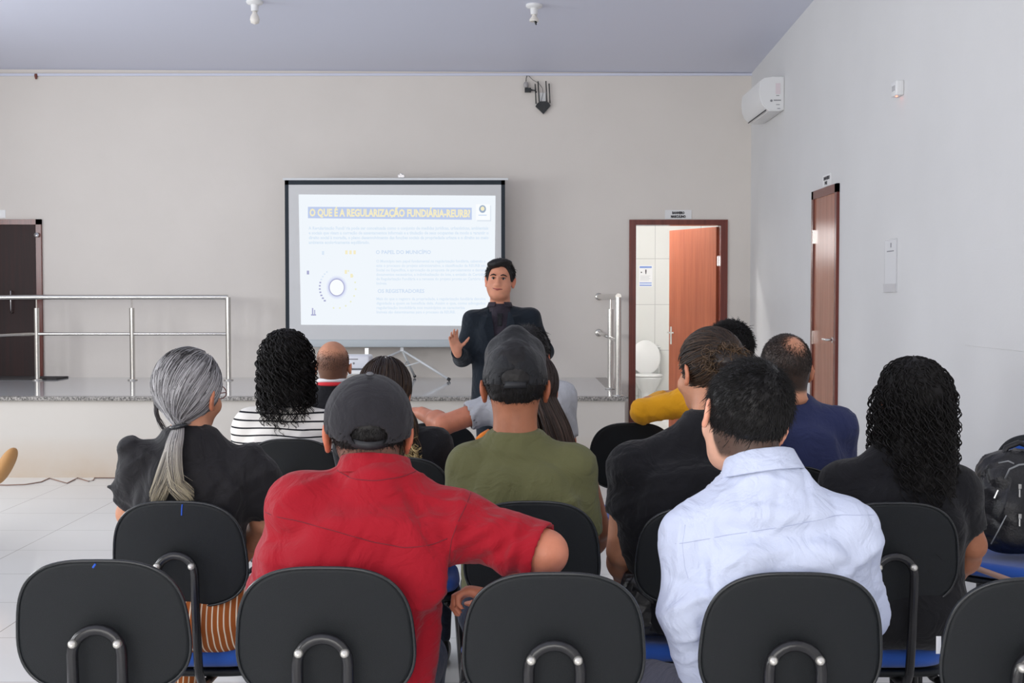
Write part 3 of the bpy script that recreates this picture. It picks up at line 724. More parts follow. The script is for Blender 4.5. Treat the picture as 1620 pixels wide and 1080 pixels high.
    def mesh(s, smooth=2):
        D = s.D; D[0] = D[-1] = .3; D[:, 0] = D[:, -1] = .3; D[:, :, 0] = D[:, :, -1] = .3
        B = D < 0; nx, ny, nz = D.shape
        cnt = np.zeros((nx-1, ny-1, nz-1), np.int8)
        for i in (0, 1):
            for j in (0, 1):
                for k in (0, 1): cnt += B[i:nx-1+i, j:ny-1+j, k:nz-1+k]
        ii = np.argwhere((cnt > 0) & (cnt < 8)); idx = np.full((nx-1, ny-1, nz-1), -1, np.int64)
        idx[ii[:, 0], ii[:, 1], ii[:, 2]] = np.arange(len(ii))
        acc = np.zeros((len(ii), 3)); num = np.zeros(len(ii))
        for ax in range(3):
            oth = [a for a in range(3) if a != ax]
            for u in (0, 1):
                for v in (0, 1):
                    o0 = np.zeros(3, int); o0[oth[0]] = u; o0[oth[1]] = v; o1 = o0.copy(); o1[ax] = 1
                    p0 = ii+o0; p1 = ii+o1
                    a = D[p0[:, 0], p0[:, 1], p0[:, 2]]; b = D[p1[:, 0], p1[:, 1], p1[:, 2]]
                    m = (a < 0) != (b < 0); t = np.where(m, a/np.where(m, a-b, 1), 0)
                    pos = p0.astype(float); pos[:, ax] += t
                    acc[m] += pos[m]; num[m] += 1
        V = acc/num[:, None]
        quads = []
        for ax in range(3):
            sh = [slice(0, None)]*3
            a_ = [slice(None)]*3; b_ = [slice(None)]*3; a_[ax] = slice(0, -1); b_[ax] = slice(1, None)
            ch = B[tuple(a_)] != B[tuple(b_)]
            e = np.argwhere(ch); u, v = [q for q in range(3) if q != ax]
            e = e[(e[:, u] > 0) & (e[:, v] > 0)]
            ins = B[e[:, 0], e[:, 1], e[:, 2]]
            du = np.zeros(3, int); du[u] = 1; dv = np.zeros(3, int); dv[v] = 1
            q = np.stack([idx[tuple((e-du-dv).T)], idx[tuple((e-dv).T)], idx[tuple(e.T)], idx[tuple((e-du).T)]], 1)
            if ax == 1: ins = ~ins
            q[~ins] = q[~ins][:, ::-1]
            quads.append(q)
        Q = np.concatenate(quads); V = s.lo+V*s.h
        E = np.concatenate([Q[:, [0, 1]], Q[:, [1, 2]], Q[:, [2, 3]], Q[:, [3, 0]]])
        deg = np.bincount(E.ravel(), minlength=len(V)).astype(float)
        for _ in range(smooth):
            nb = np.stack([np.bincount(E[:, 0], V[E[:, 1], c], len(V))+np.bincount(E[:, 1], V[E[:, 0], c], len(V)) for c in range(3)], 1)/deg[:, None]
            V = V*.5+nb*.5
        return V, Q
def normals(V, Q):
    n = np.cross(V[Q[:, 2]]-V[Q[:, 0]], V[Q[:, 3]]-V[Q[:, 1]])
    N_ = np.stack([sum(np.bincount(Q[:, j], n[:, c], len(V)) for j in range(4)) for c in range(3)], 1)
    return N_/(np.linalg.norm(N_, axis=1, keepdims=True)+1e-12)
def crease(V, f, seed=0, stretch=(1, 1, 1)):
    r = np.random.default_rng(seed); U = V*np.array(stretch); out = np.zeros(len(V))
    for o in range(4):
        d = r.normal(size=3); d /= np.linalg.norm(d); d2 = r.normal(size=3); d2 /= np.linalg.norm(d2); d3 = r.normal(size=3)
        s = np.sin(U@d*f+r.uniform(0, 6)+1.8*np.sin(U@d2*f*.55+r.uniform(0, 6)))
        out += (1-np.abs(s))**2.5*np.clip(.5+.9*np.sin(U@d3*f*.3+r.uniform(0, 6)), 0, 1)*(1 if o % 2 else -1); f *= 1.35
    return out
def wob(V, f, seed=0, oct_=3):
    r = np.random.default_rng(seed); out = np.zeros(len(V)); a = 1.0; tot = 0
    for o in range(oct_):
        for _ in range(3):
            d = r.normal(size=3); d /= np.linalg.norm(d); d2 = r.normal(size=3); d2 /= np.linalg.norm(d2)
            out += a*np.sin(V@d*f+r.uniform(0, 6)+1.4*np.sin(V@d2*f*.7+r.uniform(0, 6))); tot += a
        f *= 1.9; a *= .55
    return out/tot*1.6
def folds(V, Nn, fl, Y, back=True):
    """cloth creases: (x0,y0,x1,y1,width m,height m) seen in the photo, pressed into the side facing the camera"""
    d = np.zeros(len(V))
    for (x0, y0, x1, y1, wd, ht) in fl:
        a = W(x0, y0, Y)[[0, 2]]; b = W(x1, y1, Y)[[0, 2]]; P = V[:, [0, 2]]; ab = b-a; L2 = ab@ab
        t = np.clip(((P-a)@ab)/L2, 0, 1); ds = np.linalg.norm(P-a-ab*t[:, None], axis=1)
        d += ht*np.exp(-(ds/wd)**2)*(1-.4*np.abs(2*t-1)**2)
    m = np.clip(-Nn[:, 1]*2.5+.4, 0, 1)
    return d*m

# ---------------------------------------------------------------- strands of hair
def strands(name, P, rad, m, parent, cols=None, taper=True, k=3):
    """P (n,m,3) paths turned into thin tubes in one mesh"""
    n, mm, _ = P.shape
    T = np.gradient(P, axis=1); T /= np.linalg.norm(T, axis=2, keepdims=True)+1e-9
    up = np.array([.31, .87, .38]); U = np.cross(T, up); U /= np.linalg.norm(U, axis=2, keepdims=True)+1e-9; Vv = np.cross(T, U)
    t = np.linspace(0, 1, mm); r = rad*(1-.75*t**3 if taper else np.ones(mm))
    ang = 2*pi*np.arange(k)/k
    V = P[:, :, None, :]+(U[:, :, None, :]*np.cos(ang)[None, None, :, None]+Vv[:, :, None, :]*np.sin(ang)[None, None, :, None])*r[None, :, None, None]
    V = V.reshape(-1, 3)
    i = np.arange(n)[:, None, None]; j = np.arange(mm-1)[None, :, None]; q = np.arange(k)[None, None, :]
    base = i*mm*k+j*k
    Q = np.stack([base+q, base+(q+1) % k, base+k+(q+1) % k, base+k+q], -1).reshape(-1, 4)
    cc = None
    if cols is not None: cc = np.repeat(cols, mm*k, axis=0) if cols.ndim == 2 else np.repeat(cols.reshape(-1, 3), k, axis=0)
    o = link(name, mesh_np(name, V, Q, True, cc), m, parent)
    return o
def hair_mat(name, col, vcol=False, rough=.38, spec=.4):
    return mat(name, col, rough, spec=spec, vcol=vcol)
H_black = hair_mat('black_hair', (.008, .007, .007), rough=.5, spec=.3); H_curl = hair_mat('black_curls', (.007, .006, .006), rough=.62, spec=.22); H_dark = hair_mat('dark_brown_hair', (.022, .015, .012))
H_v = hair_mat('streaked_hair', (.2, .2, .2), vcol=True)
SK_C = np.array([0, -.012, .03]); SK_R = np.array([.0765, .097, .09])
def skull_dirs(n, keep, seed=1):
    r = np.random.default_rng(seed); out = []
    tot = 0
    while tot < n:
        d = r.normal(size=(n*3, 3)); d /= np.linalg.norm(d, axis=1, keepdims=True); d = d[keep(d*SK_R+SK_C)]; out.append(d); tot += len(d)
    return np.concatenate(out)[:n]
def hairline(P, nape=-.075, front=.05):
    """local head points under the hair of a short haircut"""
    x, y, z = P[..., 0], P[..., 1], P[..., 2]
    face = (y > front+.35*(z-.07)) & (z < .082)
    side = (z < -.01) & (y > -.005)
    return ~(face | side | (z < nape))
class Head:
    def __init__(s, H, S, yaw=0, pitch=0, roll=0):
        s.H = np.array(H, float); s.S = S; s.R = rot(yaw, pitch, roll)
    def w(s, p): return s.H+(np.asarray(p, float)*s.S)@s.R.T
    def skin(s, v, NB, neck_r=.056, k=.02):
        S, R = s.S, s.R
        v.ell(s.w(SK_C), SK_R*S, R, k=.01)
        v.ell(s.w((0, .030, -.035)), np.array((.060, .064, .082))*S, R, k=.03)
        v.ell(s.w((0, .062, -.088)), np.array((.028, .026, .024))*S, R, k=.03)
        v.cone(s.w((0, -.022, -.03)), NB, neck_r, neck_r*1.06, k=.03)
        for q in (-1, 1):
            Re = R@rot(q*24, 0, q*8)
            v.ell(s.w((q*.085, -.012, -.008)), np.array((.0075, .019, .033))*S, Re, k=.006)
            v.ell(s.w((q*.083, -.004, -.036)), np.array((.007, .010, .012))*S, Re, k=.006)
            v.ell(s.w((q*.0935, -.004, -.004)), np.array((.006, .010, .018))*S, Re, k=.004, op='-')
        # nose, brow, lips
        v.cone(s.w((0, .090, .008)), s.w((0, .108, -.030)), .009*S, .013*S, k=.012)
        v.ell(s.w((0, .105, -.034)), np.array((.019, .012, .010))*S, R, k=.008)
        for q in (-1, 1):
            v.ell(s.w((q*.031, .098, .004)), np.array((.020, .014, .012))*S, R, k=.012, op='-')
            v.ell(s.w((q*.030, .083, .024)), np.array((.026, .012, .007))*S, R, k=.012)
            v.ell(s.w((q*.040, .068, -.035)), np.array((.024, .022, .024))*S, R, k=.02)
        v.ell(s.w((0, .090, -.062)), np.array((.026, .010, .0055))*S, R, k=.006)
        v.ell(s.w((0, .089, -.071)), np.array((.022, .010, .006))*S, R, k=.006)
    def shell(s, t=.008, nape=-.075, front=.05, h=.004, extra=None):
        r = .16*s.S; v = Vol(s.H-r, s.H+r, h)
        v.ell(s.w(SK_C), (SK_R+t)*s.S, s.R, k=0)
        x, y, z = v.ax[0][:, None, None]-s.H[0], v.ax[1][None, :, None]-s.H[1], v.ax[2][None, None, :]-s.H[2]
        R = s.R; lx, ly, lz = [(R[0, i]*x+R[1, i]*y+R[2, i]*z)/s.S for i in range(3)]
        face = np.minimum(ly-(front+.35*(lz-.07)), .085-lz)
        side = np.minimum(-.008-lz, ly+.012)
        cut = np.maximum(np.maximum(face, side), nape-lz)
        v.D = np.maximum(v.D, cut*s.S).astype(np.float32)
        if extra: extra(v)
        return v
def put_mesh(name, v, m, parent, smooth=2, disp=None, cols=None):
    V, Q = v.mesh(smooth)
    if disp is not None: Nn = normals(V, Q); V = V+Nn*disp(V, Nn)[:, None]
    c = cols(V) if cols is not None else None
    return link(name, mesh_np(name, V, Q, True, c), m, parent)
def short_hair(hd, m, parent, n=5000, ln=.022, lift=.006, nape=-.078, front=.05, seed=3, rad=.0007, off=.006, curl=0, keep=None, shell=True, shell_t=.006, name='hair'):
    K = keep or (lambda P: hairline(P, nape, front))
    o = None
    if shell: o = put_mesh(name, hd.shell(shell_t, nape, front), m, parent, disp=lambda V, Nn: .0018*wob(V, 160, seed))
    d = skull_dirs(n, K, seed); r = np.random.default_rng(seed)
    wh = np.array([.15, -.45, .88]); wh /= np.linalg.norm(wh)
    fl = d-wh; fl -= d*np.sum(fl*d, 1, keepdims=True); fl /= np.linalg.norm(fl, axis=1, keepdims=True)+1e-6
    fl += r.normal(size=fl.shape)*.35
    t = np.linspace(0, 1, 4)
    L = ln*r.uniform(.6, 1.2, n)
    P0 = d*(SK_R+off-.004)+SK_C
    nr = d/SK_R; nr /= np.linalg.norm(nr, axis=1, keepdims=True)
    P = P0[:, None, :]+fl[:, None, :]*(L[:, None]*t)[:, :, None]+nr[:, None, :]*(lift*np.sin(t*2.2)*r.uniform(.5, 1.5, n)[:, None]-(L[:, None]*t)**2*4.5)[:, :, None]
    if curl: P += np.stack([np.cos(t*9)*curl, np.sin(t*9)*curl, np.cos(t*7)*curl], 1)[None]*r.choice([-1, 1], (n, 1, 1))
    P = hd.w(P)
    return strands('hair_strands', P, rad*hd.S, m, o if o is not None else parent)
def over_skull(d0, d1, m, off):
    """paths on the skull from directions d0 to d1"""
    c = np.clip(np.sum(d0*d1, 1), -1, 1); om = np.arccos(c)[:, None]; t = np.linspace(0, 1, m)[None, :]
    a = np.sin((1-t)*om)/np.sin(om+1e-6); b = np.sin(t*om)/np.sin(om+1e-6)
    D = a[:, :, None]*d0[:, None, :]+b[:, :, None]*d1[:, None, :]
    D /= np.linalg.norm(D, axis=2, keepdims=True)
    return D*(SK_R+off[:, None, None])+SK_C
def curls(hd, m, parent, n, length, spread, seed, egg=.7, rad=.0026, hr=.009, pitch=.028, top=.018, back=.04, keep=None, wind=None, steps=54, cols=None, name='curls'):
    """ringlets that leave the scalp, run over the head and hang down in a soft column"""
    r = np.random.default_rng(seed); K = keep or (lambda P: ~((P[:, 1] > .06) & (P[:, 2] < .09)))
    d = skull_dirs(n, K, seed)
    P0 = d*(SK_R+top)+SK_C
    L = length*r.uniform(.72, 1.08, n); ph = r.uniform(0, 6.28, n)
    # hanging line: outwards from the head axis, then straight down
    hz = d*np.array([1, 1, 0]); hz /= np.linalg.norm(hz, axis=1, keepdims=True)+1e-6
    t = np.linspace(0, 1, steps); G = np.zeros((n, steps, 3)); G[:, 0] = P0; own = np.where(r.uniform(size=n) < .12, r.uniform(1.0, 1.18, n), r.uniform(.55, 1.02, n))
    pos = P0.copy(); vel = d*.6+hz*.5; dsl = L/(steps-1)
    for k in range(1, steps):
        vel = vel+np.array([0, 0, -1])*.34; vel /= np.linalg.norm(vel, axis=1, keepdims=True)
        pos = pos+vel*dsl[:, None]
        q = (pos-SK_C)/(SK_R+top); nq = np.linalg.norm(q, axis=1); ins = nq < 1
        pos[ins] = (q[ins]/nq[ins][:, None])*(SK_R+top)+SK_C
        # keep inside the hair column
        rr = np.linalg.norm(pos[:, :2]-np.array([0, -.02]), axis=1); dep = np.clip((.10-pos[:, 2])/.16, 0, 1); lim = spread*own*(egg+(1-egg)*dep)
        ov = rr > lim; pos[ov, :2] = np.array([0, -.02])+(pos[ov, :2]-np.array([0, -.02]))*(.6+.4*lim[ov]/rr[ov])[:, None]
        G[:, k] = pos
    a = ph[:, None]+np.cumsum(np.repeat((dsl/pitch*2*pi)[:, None], steps, 1), 1)*r.uniform(.85, 1.2, (n, 1))
    h = hr*r.uniform(.6, 1.3, (n, 1))*np.clip(t*6, .2, 1)[None]
    G = G+np.stack([np.cos(a)*h, np.sin(a)*h, np.sin(a*.5+ph[:, None])*h*.3], 2)
    G = hd.w(G)
    if wind is not None: G = wind(G)
    return strands(name, G, rad*hd.S, m, parent, cols=cols, taper=True)

# ---------------------------------------------------------------- hands
def hand(v, wr, fdir, pn, S=1.0, side=1, curl=(.5, .5, .5, .5), spread=.1, thumb=.6, k=.006):
    """wr wrist, fdir towards the knuckles, pn palm normal (out of the palm), side: +1 thumb on fdir x pn side"""
    f = np.array(fdir, float); f /= np.linalg.norm(f); p = np.array(pn, float); p -= f*(p@f); p /= np.linalg.norm(p)
    t = np.cross(f, p)*side
    B = np.array(wr, float)
    R = np.stack([t, -p, f], 1)
    v.cone(B-f*.02, B+f*.02, .025*S, .026*S, k=.012)
    v.ell(B+f*.05*S, np.array((.041, .015, .048))*S, R, k=.012, p=2.6)
    v.ell(B+f*.035*S+t*.022*S+p*.008*S, np.array((.020, .015, .032))*S, R, k=.01)
    for i, (off, L) in enumerate(zip((.029, .010, -.010, -.029), (.072, .080, .074, .058))):
        c = curl[i]; a0 = B+f*(.088 if i in (1, 2) else .083)*S+t*off*S
        d = f+t*spread*(1.3-i)*1.1; d /= np.linalg.norm(d)
        ang = 0; q = a0; r = (.0095, .0095, .0088, .0078)[i]*S
        for sl_, ca in ((.45, .55*c), (.30, .85*c), (.25, .6*c)):
            ang += ca; dd = d*cos(ang)+p*sin(ang); q2 = q+dd*L*sl_*S
            v.cone(q, q2, r, r*.9, k=k); q = q2; r *= .93
    a0 = B+f*.02*S+t*.026*S+p*.006*S; d = f*(1-thumb*.55)+t*thumb*1.2+p*.25; d /= np.linalg.norm(d)
    q = a0; r = .0125*S
    for L, bend in ((.042, 0), (.032, .15), (.026, .3)):
        d = d+f*bend*.6; d /= np.linalg.norm(d); q2 = q+d*L*S; v.cone(q, q2, r, r*.88, k=k*1.3); q = q2; r *= .88

# ---------------------------------------------------------------- cloth, skin
SKC = {}
def skin_mat(name, col):
    SKC[name] = col
    return mat(name, col, .48, spec=.35, var=.14, vscale=25, bump=.25, bscale=260, vcol=True, sss=.06)
S_tan = skin_mat('tan_skin', s2l(196, 138, 108)); S_brown = skin_mat('brown_skin', s2l(166, 108, 80)); S_light = skin_mat('light_skin', s2l(224, 172, 146))
S_dark = skin_mat('deep_brown_skin', s2l(132, 88, 66)); S_red = skin_mat('ruddy_skin', s2l(200, 128, 100))
def cloth(name, col, rough=.85, var=.05):
    m = mat(name, col, rough, spec=.2, var=var, vscale=14, bump=.35, bscale=520, sheen=.1); nt = m.node_tree
    b = nt.nodes['Principled BSDF']; old = b.inputs['Normal'].links[0].from_node
    tc = N(nt, 'ShaderNodeTexCoord'); nz = N(nt, 'ShaderNodeTexNoise', i_Scale=11.0, i_Detail=3.0, i_Distortion=1.6); nt.links.new(tc.outputs['Object'], nz.inputs['Vector'])
    bp = N(nt, 'ShaderNodeBump', i_Strength=.8, i_Distance=.014); nt.links.new(nz.outputs[0], bp.inputs['Height']); nt.links.new(bp.outputs[0], old.inputs['Normal'])
    return m

def seams(name, pts, Y, tgt, r, m, parent):
    """a seam line on the cloth, shade of its crease put into a darker colour: rays go through the photo points until they meet the cloth"""
    from mathutils.bvhtree import BVHTree
    me = tgt.data; n = len(me.vertices); co = np.empty(n*3, np.float32); me.vertices.foreach_get('co', co); co = co.reshape(-1, 3)
    bv = BVHTree.FromPolygons([Vector(c) for c in co.tolist()], [tuple(p.vertices) for p in me.polygons])
    out = []
    for (a, b) in zip(pts, pts[1:]):
        for t in np.linspace(0, 1, 10)[:-1]:
            w_ = W(a[0]+(b[0]-a[0])*t, a[1]+(b[1]-a[1])*t, Y)
            o_ = Vector((float(w_[0]), Y-.6, float(w_[2]))); hit = bv.ray_cast(o_, Vector((0, 1, 0)))
            if hit[0] is not None: out.append(hit[0]+Vector((0, -.0002, 0)))
    if len(out) > 2:
        # gentle smoothing
        for _ in range(2): out = [out[0]]+[(out[i-1]+out[i]*2+out[i+1])/4 for i in range(1, len(out)-1)]+[out[-1]]
        o = MB().tube(out, r, 5).build(name, m, parent, True)
        return o
def collar(e, c, rx, ry, z0, z1, m, tilt=0, yaw=0, flare=.012, gap=50, tk=.003, name='collar', roll=0):
    """folded shirt collar: rises against the neck and falls back outside; open in front"""
    prof = [(-.003, -.4), (-.004, 1.0), (-.001, 1.06), (.003, 1.02), (flare*.5, .55), (flare, -.02), (flare-.003, -.05), (flare*.3, .4), (.0, -.4)]
    n = 60; V = []; R = rot(yaw, tilt, roll) if np.isscalar(yaw) else yaw
    a0 = radians(90+gap/2); a1 = radians(450-gap/2)
    for i in range(n):
        a = a0+(a1-a0)*i/(n-1); bk = (1-sin(a))/2     # 1 at the nape
        for (dr, hz) in prof:
            h = hz*(z1-z0)*(.72+.28*bk)
            V.append((np.array([(rx+dr)*cos(a), (ry+dr)*sin(a), h])@R.T)+np.array([c[0], c[1], z0]))
    V = np.array(V); P = len(prof); Q = []
    for i in range(n-1):
        for k in range(P): Q.append((i*P+k, i*P+(k+1) % P, (i+1)*P+(k+1) % P, (i+1)*P+k))
    Q = np.array(Q)
    caps = np.array([tuple(range(P))[::-1]]); caps2 = np.array([tuple((n-1)*P+k for k in range(P))])
    V = V+0.0008*wob(V, 90, 5)[:, None]
    o = link(name, mesh_np(name, V, [Q, caps, caps2], True), m, e)
    o.data.set_sharp_from_angle(angle=radians(55)); return o

def skin_cols(V, base, hds, extra=None):
    base = np.array(base); C_ = np.repeat(base[None], len(V), 0)
    for hd in hds:
        q = ((V-hd.H)@hd.R)/hd.S; x, y, z = q[:, 0], q[:, 1], q[:, 2]
        ear = np.clip((np.abs(x)-.074)/.006, 0, 1)*np.clip((.03-np.abs(z+.01))/.01+1, 0, 1)*(np.abs(y) < .05)
        C_ = C_*(1-ear[:, None]*.55)+np.minimum(base*np.array([1.15, .80, .72]), 1)*ear[:, None]*.55
        if extra: C_ = extra(C_, q)
    return C_
G_people = []
def person(label, Y, head, neck, sh, secs, skin, shirt, armL, armR, sleeves=('short', 'short'), legs=None, pants=None, hands=None,
           h=.008, fold=None, wr=.0016, sr=.062, neck_r=.054, ry=.115, neckhole=.008, shoe=None, zhip=.42, shirt_name='t_shirt', legpts=None, shoulder_blades=True,
           seat=True, crown=None, skin_extra=None, shirt_extra=None, wf=16, arm_r=(.046, .041, .036, .026), sl_r=(1.28, 1.28), back_hunch=0, hem=None, crew=.012, cr=.0030, colx=None):
    """all pixel positions are those of the photo; depths in metres. head=(px,py,dY,S,yaw,pitch,roll)"""
    P = lambda q: W(q[0], q[1], Y+(q[2] if len(q) > 2 else 0))
    hd = Head(W(head[0], head[1], Y+head[2]), *head[3:])
    NB = P(neck); SL, SR = P(sh[0]), P(sh[1])
    T = []
    for q in secs:
        dy = q[3] if len(q) > 3 else 0
        c = W(q[0], q[1], Y+dy); T.append((c[0], c[1], c[2], q[2]/(F/(Y+dy)), q[4] if len(q) > 4 else ry))
    mid = (SL+SR)/2; half = np.linalg.norm((SR-SL)[:2])/2; ztop = NB[2]
    T = [(NB[0], NB[1], max(NB[2]+.005, mid[2]+.055), .052, .05), ((NB[0]+mid[0])/2, (NB[1]+mid[1])/2, mid[2]+.030, half*.66, .082), (mid[0], mid[1], mid[2]-.035, half*.97, ry*.95)]+T
    lastz = T[-1][2]; hipc = np.array([T[-1][0], T[-1][1], zhip+.09])
    lo = [min(t[0]-t[3] for t in T), 0, 0]; base = Vector((float(hipc[0]), float(hipc[1]), 0))
    e = empty('person', label, 'person', base)
    off = -np.array(base)
    arms = []
    for i, (s_, a) in enumerate(((SL, armL), (SR, armR))):
        if a is None:
            q = -1 if i == 0 else 1
            el = s_+np.array([q*.035, .06, -.27]); wr_ = np.array([hipc[0]+q*.10, hipc[1]+.26, zhip+.20])
        else: el, wr_ = P(a[0]), P(a[1])
        arms.append((s_, el, wr_))
    kn = []
    for i in (0, 1):
        q = -1 if i == 0 else 1
        if legpts: kn.append(tuple(np.array(z_) for z_ in legpts[i]))
        else: kn.append((hipc+np.array([q*.09, -.0, -.02]), hipc+np.array([q*.13, .40, -.02]), np.array([hipc[0]+q*.13, hipc[1]+.36, .09])))
    allp = np.array([hd.H+.17, hd.H-.17]+[a for t in arms for a in t]+[(t[0]-t[3], t[1]-t[4], t[2]) for t in T]+[(t[0]+t[3], t[1]+t[4], t[2]) for t in T])
    # body: one continuous skin
    v = Vol(allp.min(0)-.12, allp.max(0)+.12, h)
    hd.skin(v, NB, neck_r)
    v.loft(T, k=.04, infl=-.024)
    if skin_extra: skin_extra(v, hd)
    for i, (s_, el, w_) in enumerate(arms):
        v.cone(s_, el, arm_r[0], arm_r[1], k=.03); v.cone(el, w_, arm_r[2]+.004, arm_r[3], k=.012)
        m_ = el+(w_-el)*.3; v.ell(m_, (arm_r[2]+.006,)*3, k=.03)
        hk = (hands or {}).get(i, {})
        q = -1 if i == 0 else 1
        fd = hk.get('f', w_-el); pn = hk.get('p', (0, .0, -1)); hand(v, w_, fd, pn, hk.get('S', 1), hk.get('side', q if 'p' not in hk else 1), hk.get('curl', (.7, .75, .8, .85)), hk.get('spread', .06), hk.get('thumb', .5))
    body = put_mesh('body', v, skin, e, 2, cols=lambda V: skin_cols(V, SKC[skin.name], [hd], colx)); body.location = off
    # shirt
    v = Vol(allp.min(0)-.14, allp.max(0)+.14, h)
    v.loft(T, k=.05)
    v.cone(NB-np.array([0, 0, .02]), SL, .055, sr*.92, k=.05); v.cone(NB-np.array([0, 0, .02]), SR, .055, sr*.92, k=.05)
    v.ell(SL, (sr,)*3, k=.04); v.ell(SR, (sr,)*3, k=.04)
    if shoulder_blades:
        for q in (-1, 1): v.ell(mid+np.array([q*half*.5, -ry*.72, -.10]), (.06, .03, .085), k=.05)
    if hem is not None: v.half((0, 0, hem), (0, 0, -1))
    for i, (s_, el, w_) in enumerate(arms):
        sl = sleeves[i]
        if sl == 'none': continue
        a0 = sr*.97
        if sl == 'long':
            v.cone(s_, el, a0, arm_r[1]*sl_r[0]*1.02, k=.035); v.cone(el, w_-(w_-el)*.06, arm_r[2]*sl_r[0]*1.12, arm_r[3]*1.45, k=.02, flat=True)
        elif isinstance(sl, tuple):     # ('fore', fraction): sleeve ends on the forearm
            v.cone(s_, el, a0, arm_r[1]*sl_r[0]*1.05, k=.035); v.cone(el, el+(w_-el)*sl[1], arm_r[2]*sl_r[0]*1.15, arm_r[2]*sl_r[0]*1.0, k=.02, flat=True)
        else:
            fr = .72 if sl == 'short' else sl
            v.cone(s_, s_+(el-s_)*fr, a0, arm_r[1]*sl_r[1]*1.08, k=.035, flat=True)
            # open cuff
            c_ = s_+(el-s_)*(fr+.02); v.cone(c_, s_+(el-s_)*(fr-.10), arm_r[1]*sl_r[1]*1.08-.006, arm_r[1]*1.0, k=0, op='-', flata=True)
    if shirt_extra: shirt_extra(v)
    ax = (hd.w((0, -.022, -.03))-NB); ax /= np.linalg.norm(ax)
    v.cone(NB-ax*.03, NB+ax*crew, neck_r*1.06+.022, neck_r*1.05+.007, k=.03, flat=True)
    seed = int(abs(head[0]))
    def disp(V, Nn):
        d = wr*wob(V, wf, seed)+cr*crease(V, 20, seed)
        if fold: d = d+1.6*folds(V, Nn, fold, Y)
        return d
    so = put_mesh(shirt_name, v, shirt, e, 2, disp=disp); so.location = off
    # trousers and shoes
    if pants is not None:
        pm, pname = pants
        pts = np.array([a for t in kn for a in t]+[hipc]); v = Vol(pts.min(0)-.17, pts.max(0)+.17, max(h, .011))
        v.ell(hipc, (.17, .13, .10), k=.04, p=2.4); v.loft([(T[-1][0], T[-1][1], hipc[2]+.14, T[-1][3]*.93, ry*.93), (hipc[0], hipc[1], hipc[2], .165, .12)], k=.04)
        for (a, b, c) in kn: v.cone(a, b, .086, .064, k=.03); v.cone(b, c, .062, .046, k=.02, flat=True)
        po = put_mesh(pname, v, pm, e, 2, disp=lambda V, Nn: .002*wob(V, 18, 4)); po.location = off
        for (a, b, c) in kn:
            v = Vol(c-np.array([.1, .12, .12]), c+np.array([.1, .26, .1]), .01)
            v.ell((c[0], c[1]+.06, .036), (.045, .125, .034), k=.02, p=2.6); v.cone(c-np.array([0, 0, .02]), c+np.array([0, 0, .03]), .042, .04, k=.02); v.half((0, 0, .002), (0, 0, -1))
            so2 = put_mesh('shoe', v, shoe or M_rim, e, 1); so2.location = off
    G_people.append(e)
    e['_off'] = tuple(float(t) for t in off)
    return e, hd, dict(T=T, NB=NB, SL=SL, SR=SR, arms=arms, off=off, body=body, shirt=so, Y=Y)
def place(o, info):
    """hair, caps and the like are modelled in place; shift them under their person"""
    o.location = info['off']; return o
def sub(o): return o
# ================================================================= PEOPLE
def settle(e, info):
    """children of the person built in place after the body get the same offset"""
    for ch in e.children:
        ch.location = info['off']
    if '_off' in e: del e['_off']

DEN = cloth('dark_denim', s2l(38, 44, 60)); GREYP = cloth('charcoal_trousers', s2l(72, 72, 84)); BLKP = cloth('black_trousers', (.012, .012, .014))

